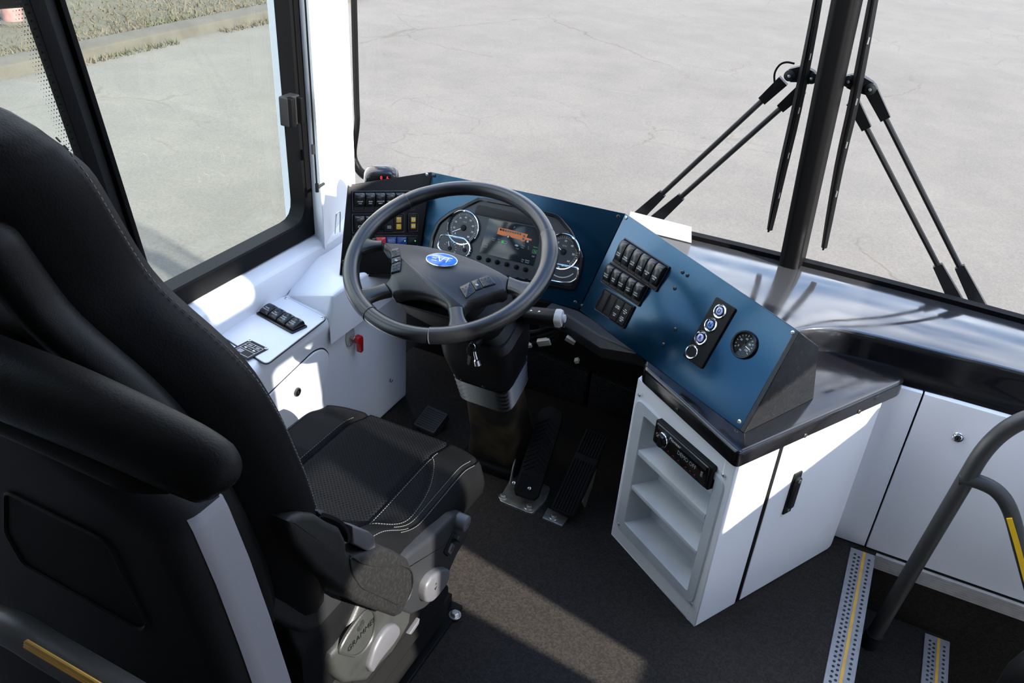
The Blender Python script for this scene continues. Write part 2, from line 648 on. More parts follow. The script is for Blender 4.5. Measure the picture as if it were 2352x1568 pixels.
    def line(s, a, b, w, m, M, z=0.0003):
        a, b = np.array(a, float), np.array(b, float)
        d = b - a
        n = np.array([-d[1], d[0]]) / np.linalg.norm(d) * w / 2
        v = [(*(a - n), z), (*(b - n), z), (*(b + n), z), (*(a + n), z)]
        return s.add(v, [(0, 1, 2, 3)], m, M)

    def build(s, name, parent=None, bevel=0.0, sharp=38, kind=None, label=None, subsurf=0, origin=None, segs=2):
        me = bpy.data.meshes.new(name)
        V = np.array(s.V)
        c = (V.min(0) + V.max(0)) / 2 if origin is None else np.array(origin, float)
        if origin is None and parent is None:
            c[2] = V[:, 2].min()
        me.from_pydata((V - c).tolist(), [], s.F)
        for m_ in s.mats:
            me.materials.append(m_)
        me.polygons.foreach_set('material_index', s.FM)
        me.polygons.foreach_set('use_smooth', [True] * len(s.F))
        me.update()
        me.set_sharp_from_angle(angle=math.radians(sharp))
        o = bpy.data.objects.new(name, me)
        COL.objects.link(o)
        if parent is not None:
            o.parent = parent
            o.location = Vector(c) - WORLD[parent.name]
        else:
            o.location = Vector(c)
        WORLD[o.name] = Vector(c)
        if bevel > 0:
            bm_ = o.modifiers.new('bevel', 'BEVEL')
            bm_.width = bevel
            bm_.segments = segs
            bm_.limit_method = 'ANGLE'
            bm_.angle_limit = math.radians(35)
            bm_.harden_normals = False
        if subsurf:
            sm = o.modifiers.new('subsurf', 'SUBSURF')
            sm.levels = subsurf
            sm.render_levels = subsurf
        if kind:
            o['kind'] = kind
        if label:
            o['label'] = label
        return o


def thing(name, label, cat, loc, group=None):
    o = bpy.data.objects.new(name, None)
    o.empty_display_size = 0.05
    COL.objects.link(o)
    o.location = Vector([float(x) for x in loc])
    WORLD[o.name] = Vector([float(x) for x in loc])
    o['label'] = label
    o['category'] = cat
    if group:
        o['group'] = group
    return o


def tag(o, label, cat, group=None):
    o['label'] = label
    o['category'] = cat
    if group:
        o['group'] = group
    return o


def T(x, y, z):
    return Matrix.Translation((float(x), float(y), float(z)))


def axis_M(o, z, x=(1, 0, 0)):
    z = np.array(z, float)
    z = z / np.linalg.norm(z)
    x = np.array(x, float)
    if abs(x @ z) / np.linalg.norm(x) > 0.95:
        x = np.array([0.0, 1.0, 0.0])
    x = x - z * (x @ z)
    x = x / np.linalg.norm(x)
    y = np.cross(z, x)
    M = Matrix.Identity(4)
    for i in range(3):
        M[i][0], M[i][1], M[i][2], M[i][3] = x[i], y[i], z[i], o[i]
    return M


def screw(parent, M, r=0.0045, m=None, name='screw', hexhead=False):
    m = m or SCREWM
    b = MB()
    if hexhead:
        b.lathe([(r * 1.7, 0), (r * 1.7, r * 0.25), (r * 1.6, r * 0.35)], 16, m, M)
        b.lathe([(r * 1.1, r * 0.3), (r * 1.1, r * 1.1), (r * 0.9, r * 1.25)], 6, m, M)
    else:
        b.lathe([(r, 0), (r * 0.97, r * 0.2), (r * 0.72, r * 0.42), (r * 0.42, r * 0.5), (r * 0.40, r * 0.28)], 14, m, M)
        b.lathe([(r * 0.40, r * 0.28), (0, r * 0.27)], 6, PRINTK, M)
    return b.build(name, parent)


def struct(b, name, parent=None, **k):
    o = b.build(name, parent, **k)
    if parent is None:
        o['kind'] = 'structure'
    return o


def smooth_path(pts, n=8):
    """Catmull-Rom through points."""
    P = [np.array(p, float) for p in pts]
    P = [2 * P[0] - P[1]] + P + [2 * P[-1] - P[-2]]
    out = []
    for i in range(1, len(P) - 2):
        for j in range(n):
            t = j / n
            a, b, c, d = P[i - 1], P[i], P[i + 1], P[i + 2]
            out.append(0.5 * (2 * b + (c - a) * t + (2 * a - 5 * b + 4 * c - d) * t * t + (3 * b - a - 3 * c + d) * t ** 3))
    out.append(P[-2])
    return out

# ================================================================== THE SETTING
def S(b, name, label, cat, **k):
    o = b.build(name, None, **k)
    o['kind'] = 'structure'
    o['label'] = label
    o['category'] = cat
    return o


GZ = -0.75          # street level below the cab floor
FW = 1.92           # front wall of the step well
# ground outside
b = MB()
b.add([(-7.45, -30, GZ), (40, -30, GZ), (40, 60, GZ), (-7.45, 60, GZ)], [(0, 1, 2, 3)], ASPHALT)
S(b, 'ground', 'pale grey cracked asphalt of the parking lot outside the windows', 'ground')
b = MB()
kp = [(-7.72, -0.02), (-7.40, -0.02), (-7.44, 0.10), (-7.50, 0.12), (-7.70, 0.12)]
rings = []
for i in range(46):
    y = -30 + i * 2.0
    rings.append([(x + 0.012 * math.sin(y * 1.3), y, GZ + z + 0.006 * math.sin(y * 2.1)) for x, z in kp])
b.rings(rings, KERB)
S(b, 'kerb', 'weathered tan concrete kerb between asphalt and dry grass', 'kerb', bevel=0.012)
b = MB()
b.grid(lambda u, v: (-7.68 - u * 14, -8 + v * 40, GZ + 0.10 + 0.03 * math.sin(u * 40) * math.sin(v * 60)), 24, 60, GRASS)
S(b, 'grass_verge', 'dry straw coloured grass verge beyond the kerb', 'verge')
b = MB()
rg = random.Random(3)
for i in range(16000):
    x = -7.7 - rg.random() ** 1.6 * 5.0
    y = 2.5 + rg.random() * 14
    if i % 7 == 0:
        x = -7.37 + rg.random() * 0.12 - 0.02
        if math.sin(y * 2.3) + math.sin(y * 0.9 + 1) < 0.25:
            x = -7.75 - rg.random() * 0.2
    h = 0.025 + rg.random() * 0.045
    z = GZ + (0.10 if x < -7.5 else 0.0)
    a = rg.random() * 6.28
    dx, dy = math.cos(a) * 0.008, math.sin(a) * 0.008
    lx, ly = (rg.random() - 0.5) * 0.10, (rg.random() - 0.5) * 0.10
    b.add([(x - dx, y - dy, z), (x + dx, y + dy, z), (x + lx, y + ly, z + h)], [(0, 1, 2)], BLADE)
o = b.build('grass')
o['kind'] = 'stuff'
o['label'] = 'dry grass blades on the verge and along the kerb'
o['category'] = 'grass'
# bollard on the verge
p = at(33, 55, 2, GZ + 0.1)
t = thing('bollard', 'faded pink round bollard standing on the dry grass verge', 'bollard', p)
b = MB()
b.lathe([(0.10, -0.02), (0.10, 0.85), (0.09, 0.90), (0.05, 0.94), (0, 0.95)], 20, BOLLARD, T(*p))
b.build('post', t)
b = MB()
b.lathe([(0.14, -0.02), (0.14, 0.02), (0.11, 0.04)], 20, KERB, T(*p))
b.build('footing', t)

# outside mirror housing at the upper left
p = at(30, -52, 0, -1.62)
t = thing('side_mirror', 'black outside mirror housing at the top of the driver window', 'mirror', p)
b = MB()
Mm = frame_M(p, (-RIGHT[1], RIGHT[0], 0) if False else (0.35, 0.94, 0.0), (0, 0, 1))
b.prism(rrect(0.13, 0.105, 0.02), -0.03, 0.03, SEAL, Mm, bev=0.015)
b.build('housing', t)
b = MB()
b.tube([p + np.array((0, 0, 0.04)), p + np.array((0.05, 0.02, 0.35)), p + np.array((0.16, 0.02, 0.5))], 0.012, SEAL, 10)
b.build('arm', t)

# cab floor
b = MB()
b.box((-1.30, -2.2, -0.05), (0.1725, 2.14, 0.0), VINYL)
S(b, 'floor', 'dark grey speckled vinyl floor of the driver area', 'floor')
# step well
b = MB()
b.box((0.2325, -2.2, -0.24), (0.412, FW, -0.192), VINYL)
b.box((0.1725, -2.2, -0.24), (0.2325, FW, -0.002), VINYL)
S(b, 'floor_step', 'upper step of the entrance well in dark vinyl', 'floor')
b = MB()
b.box((0.472, -2.2, -0.44), (1.06, FW, -0.39), VINYL)
b.box((0.412, -2.2, -0.44), (0.472, FW, -0.192), VINYL)
S(b, 'floor_entrance', 'lower step of the entrance well in dark vinyl', 'floor')
# front wall of the step well: carpeted below, white access panels above
b = MB()
b.box((0.172, FW - 0.004, -0.45), (1.06, FW + 0.06, -0.001), VINYL)
b.box((0.08, FW + 0.016, -0.001), (1.06, FW + 0.06, 0.50), RUBBER)
wf = S(b, 'wall_front', 'front wall of the entrance step well', 'wall')
b = MB()
b.prism([(0.085, 0.003), (0.203, 0.003), (0.203, 0.486), (0.085, 0.486)], 0, 0.016, WHITE, frame_M((0, FW + 0.016, 0), (1, 0, 0), (0, 0, 1)), bev=0.002)
b.build('panel', wf)
b = MB()
b.prism([(0.2075, 0.003), (1.05, 0.003), (1.05, 0.486), (0.2075, 0.486)], 0, 0.016, WHITE, frame_M((0, FW + 0.016, 0), (1, 0, 0), (0, 0, 1)), bev=0.002)
b.build('panel', wf)
b = MB()
lk = at(2200, 1003, 1, FW)
b.lathe([(0.0135, 0), (0.0135, 0.002), (0.012, 0.004), (0.010, 0.0035), (0.0075, 0.006), (0.0, 0.006)], 24, CHROME, axis_M(lk, (0, -1, 0)))
b.box((-0.0015, -0.005, 0.0055), (0.0015, 0.005, 0.0066), PRINTK, axis_M(lk, (0, -1, 0)))
b.build('lock', wf)
b = MB()
for k in range(6):
    b.box((0.235, FW - 0.012, -0.045 + k * 0.0072), (1.05, FW - 0.006 - (k % 2) * 0.001, -0.0385 + k * 0.0072), ALU)
b.box((0.235, FW - 0.007, -0.046), (1.05, FW - 0.003, -0.001), ALU)
S(b, 'trim_1', 'ribbed aluminium edge trim under the white front panel', 'trim')

# firewall in front of the pedals
b = MB()
b.box((-1.40, 2.14, -0.3), (0.1, 2.20, 0.56), RUBBER)
fw = S(b, 'wall_firewall', 'black firewall behind the pedals', 'wall')
b = MB()
b.prism([(-1.15, 0.0), (-0.665, 0.0), (-0.665, 0.125), (-1.15, 0.17)], 0, 0.02, CARPET, frame_M((0, 2.14, 0), (1, 0, 0), (0, 0, 1)), bev=0.006)
b.build('carpet_panel', fw)
b = MB()
b.prism([(-0.655, 0.0), (-0.36, 0.0), (-0.36, 0.10), (-0.655, 0.125)], 0, 0.02, CARPET, frame_M((0, 2.14, 0), (1, 0, 0), (0, 0, 1)), bev=0.006)
b.build('carpet_panel', fw)

# left side wall with its sill
b = MB()
sec = [(-1.47, -0.75), (-1.315, -0.75), (-1.315, 0.455), (-1.306, 0.49), (-1.303, 0.535), (-1.310, 0.552), (-1.326, 0.560), (-1.368, 0.566), (-1.47, 0.566)]
b.rings([[(x, -2.2, z) for x, z in sec], [(x, 1.72, z) for x, z in sec], [(x - 0.03, 2.05, z) for x, z in sec]], CONSOLE)
b.box((-1.45, -2.2, 0.56), (-1.34, 0.22, 2.10), LINING)
S(b, 'wall_left', 'white side wall and window sill beside the driver', 'wall', bevel=0.006)
# left window
WX = -1.362
win = MB()
Mw = frame_M((WX, 0, 0), (0, 1, 0), (0, 0, 1))   # local: x=y, y=z, normal +x
outer = fillet([(0.22, 0.566), (1.735, 0.566), (1.700, 2.0), (0.22, 2.0)], 0.03)
inner = fillet([(0.27, 0.618), (1.672, 0.618), (1.642, 1.95), (0.27, 1.95)], 0.05)
win.ringplate(outer, inner, -0.03, 0.018, SEAL, Mw, bev=0.004)
w1 = S(win, 'window_1', 'driver side window with black frame and sliding glass', 'window')


def divx(z, off=0.0):
    return 1.148 + off - (z - 0.728) * 0.150


b = MB()
for o0, o1, n0, n1, mm in ((-0.058, -0.030, -0.020, 0.004, SEAL), (-0.028, -0.004, -0.024, -0.006, PLASTIC2), (-0.004, 0.008, -0.018, 0.006, SEAL)):
    b.prism([(divx(0.60, o0), 0.60), (divx(0.60, o1), 0.60), (divx(1.97, o1), 1.97), (divx(1.97, o0), 1.97)], n0, n1, mm, Mw, bev=0.002)
b.build('sash_bar', w1)
b = MB()
b.prism([(divx(0.60, -0.006), 0.60), (1.69, 0.60), (1.66, 1.97), (divx(1.97, -0.006), 1.97)], -0.030, -0.026, GLASSL, Mw)
b.build('front_pane', w1)
b = MB()
b.prism([(0.25, 0.60), (divx(0.60, -0.035), 0.60), (divx(1.97, -0.035), 1.97), (0.25, 1.97)], -0.012, -0.008, GLASSD, Mw)
b.build('sliding_pane', w1)
b = MB()      # printed dot band along the sliding pane
for k in range(150):
    z = 0.60 + k * 0.0066
    for j in range(5):
        r = 0.0019 - j * 0.00030
        cx = divx(z, -0.060 - j * 0.0058 - (k % 2) * 0.0029)
        b.add([(cx + r * math.cos(q), z + r * math.sin(q), -0.0075) for q in (0, 1.05, 2.09, 3.14, 4.19, 5.24)], [(0, 1, 2, 3, 4, 5)], PRINTK, Mw)
b.build('dot_band', w1, kind='stuff')
b = MB()
lp = at(672, 254, 0, WX + 0.03)
Ml = frame_M(lp, (0, 1, 0), (0, 0, 1))
b.prism(rrect(0.046, 0.070, 0.004), -0.02, 0.006, PLASTIC2, Ml, bev=0.003)
b.prism(rrect(0.016, 0.070, 0.003, -0.014), 0.0, 0.016, SEAL, Ml, bev=0.003)
b.prism(rrect(0.010, 0.064, 0.003, 0.014), 0.0, 0.020, SEAL, Ml, bev=0.003)
b.build('latch', w1)
b = MB()
for (a, c) in (((565, 655), (610, 628)),):
    pass
# white corner pillar
b = MB()
pp = [(-1.350, 1.7065), (-1.303, 1.690), (-1.380, 1.930), (-1.385, 1.955), (-1.44, 1.965), (-1.44, 1.7065)]
b.rings([[(x, y, 0.50) for x, y in pp], [(x - 0.005, y - 0.03, 2.05) for x, y in pp]], PILLARW)
S(b, 'trim_2', 'white corner pillar between side window and windscreen', 'trim', bevel=0.0025)
# windscreen
def wsx(s):
    """plan curve of the windscreen, s from the left corner to the right"""
    P = [(-1.395, 1.965), (-1.33, 2.06), (-1.10, 2.18), (-0.70, 2.245), (-0.19, 2.265), (0.30, 2.25), (0.75, 2.20), (1.06, 2.08)]
    return P


WS = smooth_path([(x, y, 0) for x, y in wsx(0)], 8)
kdiv = 8 * 4
for nm, seg, lab in (('window_2', WS[:kdiv + 1], 'left half of the windscreen in front of the driver'), ('window_3', WS[kdiv:], 'right half of the windscreen above the dash shelf')):
    b = MB()
    b.rings([[(p[0], p[1], 0.56), (p[0], p[1] + 0.006, 0.56), (p[0], p[1] + 0.006, 2.1), (p[0], p[1], 2.1)] for p in seg], GLASSW)
    w = S(b, nm, lab, 'window')
    b = MB()
    b.rings([[(p[0], p[1] - 0.006, 0.55), (p[0], p[1] + 0.012, 0.55), (p[0], p[1] + 0.012, 0.592), (p[0], p[1] - 0.006, 0.588)] for p in seg], SEAL)
    b.build('seal', w)
b = MB()
q = WS[2]
cn0 = [np.array((-1.379, 1.958, z)) for z in (2.05, 1.4, 0.90, 0.80)] + [at(*q_, 1, 1.99) for q_ in ((812, 350), (818, 378), (832, 398), (856, 410), (890, 418))]
b.tube(smooth_path(cn0, 6), [0.008] * 19 + list(np.linspace(0.008, 0.016, 30)), SEAL, 10)
S(b, 'trim_3', 'black rounded gasket at the left windscreen corner', 'trim')
b = MB()


def tilt(x, y, z):
    return (x - 0.030 * (z - 0.58) / 0.67 - 0.003, y, z)


dp = [(-0.026, -0.035), (-0.014, -0.045), (0.016, -0.045), (0.028, -0.035), (0.034, 0.03), (-0.032, 0.03)]
b.rings([[tilt(-0.180 + x * (1 + 0.12 * (z - 0.58)), 2.26 + y, z) for x, y in dp] for z in (0.55, 2.1)], SEAL)
S(b, 'trim_4', 'thick black post dividing the two windscreen halves', 'trim', bevel=0.004)

# off-frame cab: door side wall with openings cut for sun patches, short roof, rear
b = MB()
RX0, RX1 = 1.06, 1.10
TOP = 2.10


def rwall(*poly):
    bb = [(y, z) for y, z in poly]
    b.prism(bb, RX0, RX1, LINING, frame_M((0, 0, 0), (0, 1, 0), (0, 0, 1)))


rwall((-2.2, -0.20), (0.26, -0.20), (0.26, TOP), (-2.2, TOP))
rwall((0.26, -0.20), (0.845, -0.20), (0.845, 0.75), (0.765, 1.05), (0.26, 1.05))
rwall((0.26, 1.60), (0.70, 1.60), (0.69, 1.77), (0.83, 1.77), (0.80, 1.94), (0.63, 1.94), (0.60, 2.07), (0.60, TOP), (0.26, TOP))
rwall((0.58, 1.05), (0.77, 1.05), (0.70, 1.60), (0.58, 1.60))
rwall((0.83, -0.20), (1.13, -0.20), (1.13, 0.75), (0.83, 0.75))
rwall((0.96, 0.75), (1.13, 0.75), (1.13, TOP), (0.76, TOP), (0.76, 1.94), (0.83, 1.77))
rwall((0.60, 2.07), (0.76, 2.07), (0.76, TOP), (0.60, TOP))
rwall((1.13, -0.20), (1.63, -0.20), (1.63, 0.99), (1.13, 0.99))
rwall((1.13, 1.30), (1.63, 1.30), (1.63, TOP), (1.13, TOP))
rwall((1.63, -0.75), (2.06, -0.75), (2.06, 1.2), (1.63, 1.2))
S(b, 'wall_right', 'unseen door side wall with openings shaped to place sun patches', 'wall')
b = MB()
b.box((-1.45, -2.2, TOP), (1.10, 1.02, TOP + 0.04), LINING)  # roof ends early so sun and sky light reach the front
S(b, 'ceiling', 'unseen roof lining over the saloon, cut short to let sun in', 'ceiling')
b = MB()
b.box((-1.45, -2.24, -0.75), (1.10, -2.2, TOP), RUBBER)
S(b, 'wall_back', 'dark rear end of the cab behind the viewer', 'wall')

# ================================================================== DASHBOARD
CT = 0.52
A_ = at(1868, 915, 2, CT)
B_ = at(1708, 995, 2, CT)
_n = np.cross(A_ - B_, [0, 0, 1])
_n = _n / np.linalg.norm(_n)
TR_ = onpl(1837, 762, B_, _n)
FT_ = onpl(1880, 795, B_, _n)
BL_ = at(1330, 712, 2, CT)
RP = Fr(BL_, B_ - BL_, TR_ - B_)                       # right (blue) panel plane
TL_ = onpl(1435, 490, B_, RP.n)
CP = Fr(BL_, (1, 0, 0), TL_ - BL_)                     # centre panel plane
LA = onpl(992, 395, CP.o, CP.n)
LB = onpl(967, 559, CP.o, CP.n)
LC = at(800, 425, 2, LA[2])
LP = Fr(LC, LA - LC, LA - LB)                          # left panel plane

dash = thing('dashboard', 'black dashboard body carrying the three instrument panels below the windscreen', 'dashboard', (-0.6, 1.9, 0.5))
# polished shelf under the windscreen with a curved rear rim
b = MB()
rim = smooth_path([(-0.16, 1.80, 0), (-0.09, 1.895, 0), (-0.019, 1.945, 0), (0.05, 1.958, 0), (0.109, 1.963, 0), (0.24, 1.968, 0), (0.387, 1.975, 0), (1.05, 1.985, 0)], 6)
plan = [(p[0], p[1]) for p in rim]
back = [(p[0], p[1] - 0.008) for p in WS if -0.62 < p[0] < 1.0][::-1]
poly = plan + [(1.02, 2.08)] + back + [(-0.62, 1.99), (-0.30, 1.86)]
b.prism(poly, 0.545, 0.578, SHELF, bev=0.006)
b.build('windscreen_shelf', dash)
b = MB()       # black face under the shelf rim, sweeping down to the counter
rows = []
for k in range(len(rim)):
    x, y = rim[k][0], rim[k][1]
    rows.append([(x, y + 0.012, 0.572), (x, y - 0.001, 0.570), (x, y - 0.010, 0.556), (x, y - 0.008, 0.530), (x, y - 0.022, 0.508), (x, y - 0.034, 0.492), (x, y - 0.034, 0.485), (x, y + 0.03, 0.485)])
b.rings(rows, GLOSS)
b.build('rim_face', dash)
b = MB()       # housing behind the panels
for fr, pts in ((RP, [(1435, 490), (1837, 762), (1708, 995), (1330, 712)]), (CP, [(992, 395), (1435, 490), (1330, 712), (985, 640)])):
    uv = [fr.uv(*p) for p in pts]
    P0 = [fr.P(u, v, -0.004) for u, v in uv]
    sh = [(-0.0, 0.05, -0.05)] * 2 + [(0.0, 0.05, -0.0)] * 2
    P1 = [p + np.array(d) for p, d in zip(P0, sh)]
    if fr is RP:
        P1 = [P0[0] + np.array((0.02, 0.06, -0.09)), TR_ + (FT_ - TR_) * 0.98 + np.array((-0.012, 0.006, -0.004)), A_ + np.array((-0.02, 0.01, 0.0)), P0[3] + np.array((0.03, 0.06, 0))]
    b.rings([P0, P1], PANELBLK)
uv = [LP.uv(*p) for p in [(800, 425), (992, 395), (962, 640), (781, 632)]]
P0 = [LP.P(u, v, -0.004) for u, v in uv]
P1 = [p + np.array((-0.01, 0.05, -0.03)) for p in P0]
b.rings([P0, P1], PANELBLK)
b.build('housing', dash)
b = MB()       # dusty side cheek at the right end
pl = [TR_, FT_, A_, B_]
nn = np.cross(A_ - B_, [0, 0, 1])
nn = nn / np.linalg.norm(nn)
if nn[0] < 0:
    nn = -nn
b.rings([[p - nn * 0.012 for p in pl], [p + nn * 0.001 for p in pl]], CHEEK)
b.build('side_cheek', dash, bevel=0.002, label='dusty black side cheek')
b = MB()       # grey-black ledge under the centre and right panel
I = [np.array((-0.68, 1.786, 0.522)), np.array((-0.607, 1.784, 0.522)), at(1400, 760, 2, 0.522) + np.array((0.006, 0.004, 0)), at(1470, 812, 2, 0.522) + np.array((0.012, 0, 0))]
Cr = [at(1245, 712, 2, 0.515), at(1300, 722, 2, 0.515), at(1375, 770, 2, 0.512), at(1462, 810, 2, 0.518)]
Ou = [at(1235, 735, 2, 0.492), at(1291, 745, 2, 0.492), at(1380, 803, 2, 0.492), at(1465, 815, 2, 0.51)]
Bo = [p + np.array((0.004, 0.004, -0.026)) for p in Ou]
Bi = [np.array((p[0], p[1] + 0.03, 0.47)) for p in I]
b.rings([[I[k], Cr[k], Ou[k], Bo[k], Bi[k]] for k in range(4)], PLASTIC2)
b.build('lower_ledge', dash, bevel=0.004)
b = MB()       # dark underside box so nothing shows behind the ledge
b.box((-1.10, 1.86, 0.40), (-0.44, 2.13, 0.515), RUBBER)
b.box((-1.30, 1.95, 0.50), (-0.55, 2.10, 0.60), RUBBER)
b.build('under_dash', dash)
b = MB()       # low tray between console and left panel
tp = [at(800, 612, 0, -1.175), at(905, 612, 1, 1.80), at(905, 655, 1, 1.80), at(798, 655, 0, -1.175)]
b.rings([[np.array(p) for p in tp], [np.array(p) + np.array((0, 0.03, 0)) for p in tp]], PLASTIC)
b.build('lower_tray', dash, bevel=0.003)


def panel(name, label, fr, pts, m, scr, loc, uvs=None, smat=None):
    t = thing(name, label, 'panel', loc)
    uv = uvs if uvs is not None else [fr.uv(*p) for p in pts]
    b = MB()
    b.prism(uv, -0.004, 0.0, m, fr.M(), bev=0.0012)
    b.build('face_plate', t)
    for s in scr:
        u, v = fr.uv(*s[:2])
        screw(t, fr.M(u, v, 0.0), 0.0048, smat[scr.index(s)] if smat else SCREWB)
    return t


rp_pts = [(1436, 490), (1837, 762), (1708, 995), (1331, 712)]
pr_ = panel('switch_console', 'slanted switch panel with blue reflection in its colour on the right of the dashboard', RP, rp_pts, BLUE,
            [(1438, 500), (1821, 764), (1698, 968), (1336, 702), (1568, 625), (1579, 632), (1550, 662), (1551, 756), (1524, 791)], BL_,
            smat=[SCREWM, SCREWM, SCREWM, SCREWB, SCREWB, SCREWB, SCREWB, SCREWB, SCREWB])
uvc = [CP.uv(992, 395), CP.uv(1434, 490), CP.uv(1329, 711), (-0.10, -0.001), (-0.462, 0.0)]
pc_ = panel('instrument_console', 'dark panel with blue reflection in its colour around the instrument cluster behind the steering wheel', CP, None, BLUE,
            [(998, 403), (1420, 497), (1321, 694)], CP.P(-0.25, 0, 0), uvs=uvc)
lp_pts = [(800, 425), (991, 395), (958, 625), (781, 632)]
pl_ = panel('switch_console', 'dusty black switch panel at the left end of the dashboard', LP, lp_pts, PANELBLK,
            [(804, 427), (980, 401), (788, 601)], LB, smat=[SCREWM, SCREWM, SCREWB])


# ------------------------------------------------------------------ rocker switches
def bank_frame(fr, tl, tr, bl):
    """local frame from three photo corners on the panel plane: origin top left, u right, v up"""
    a, c, d = (fr.P(*fr.uv(*q)) for q in (tl, tr, bl))
    f = Fr(a, c - a, a - d)
    return f, np.linalg.norm(c - a), abs((d - a) @ f.v)


PROF = [(0.0, 0.0075), (0.06, 0.0100), (0.22, 0.0122), (0.45, 0.0145), (0.66, 0.0160), (0.84, 0.0158), (0.95, 0.0138), (1.0, 0.0100)]


def rocker_cap(b, f, u0, u1, v0, v1, lines=(), m=ROCKER, pm=PRINT, hs=1.0, tsize=None, ty=0.30, symbol=None):
    """domed rocker between u0..u1, v0..v1 (v up)"""
    W_, H_ = u1 - u0, v1 - v0
    M = f.M(u0, v0, 0)
    loops = []
    us = [0.0, 0.02, 0.08, 0.5, 0.92, 0.98, 1.0]
    dz = [-0.004, -0.0012, -0.0002, 0.0005, -0.0002, -0.0012, -0.004]
    for t, z in PROF:
        row = [(us[k] * W_, t * H_, (z + dz[k]) * hs) for k in range(7)]
        loops.append([(0, t * H_, 0.0005)] + row + [(W_, t * H_, 0.0005)])
    b.rings(loops, m, M)

    def zz(y):
        tt = max(0, min(1, y / H_))
        for k in range(len(PROF) - 1):
            if PROF[k][0] <= tt <= PROF[k + 1][0]:
                a = (tt - PROF[k][0]) / (PROF[k + 1][0] - PROF[k][0])
                return (PROF[k][1] * (1 - a) + PROF[k + 1][1] * a) * hs + 0.0009
        return 0.02
    n = len(lines)
    for i, tx in enumerate(lines):
        size = tsize or min(0.0046, W_ * 0.80 / (0.62 * max(len(tx), 3)))
        cy = H_ * ty + ((n - 1) / 2 - i) * 0.0052
        b.text(tx, size, pm, M, warp=lambda x, y, cy=cy: (x + W_ / 2, y + cy, zz(y + cy)))
    if symbol == 'brake':
        cy = H_ * ty
        for r0, r1, a0, a1 in ((0.0026, 0.0033, 0, 6.283), (0.0044, 0.0051, -0.7, 0.7), (0.0044, 0.0051, 2.44, 3.84)):
            K = 20
            vv, ff = [], []
            for k in range(K + 1):
                a = a0 + (a1 - a0) * k / K
                for r in (r0, r1):
                    x, y = r * math.cos(a), r * math.sin(a) + cy
                    vv.append((x + W_ / 2, y, zz(y)))
            for k in range(K):
                ff.append((2 * k, 2 * k + 1, 2 * k + 3, 2 * k + 2))
            b.add(vv, ff, pm, M)


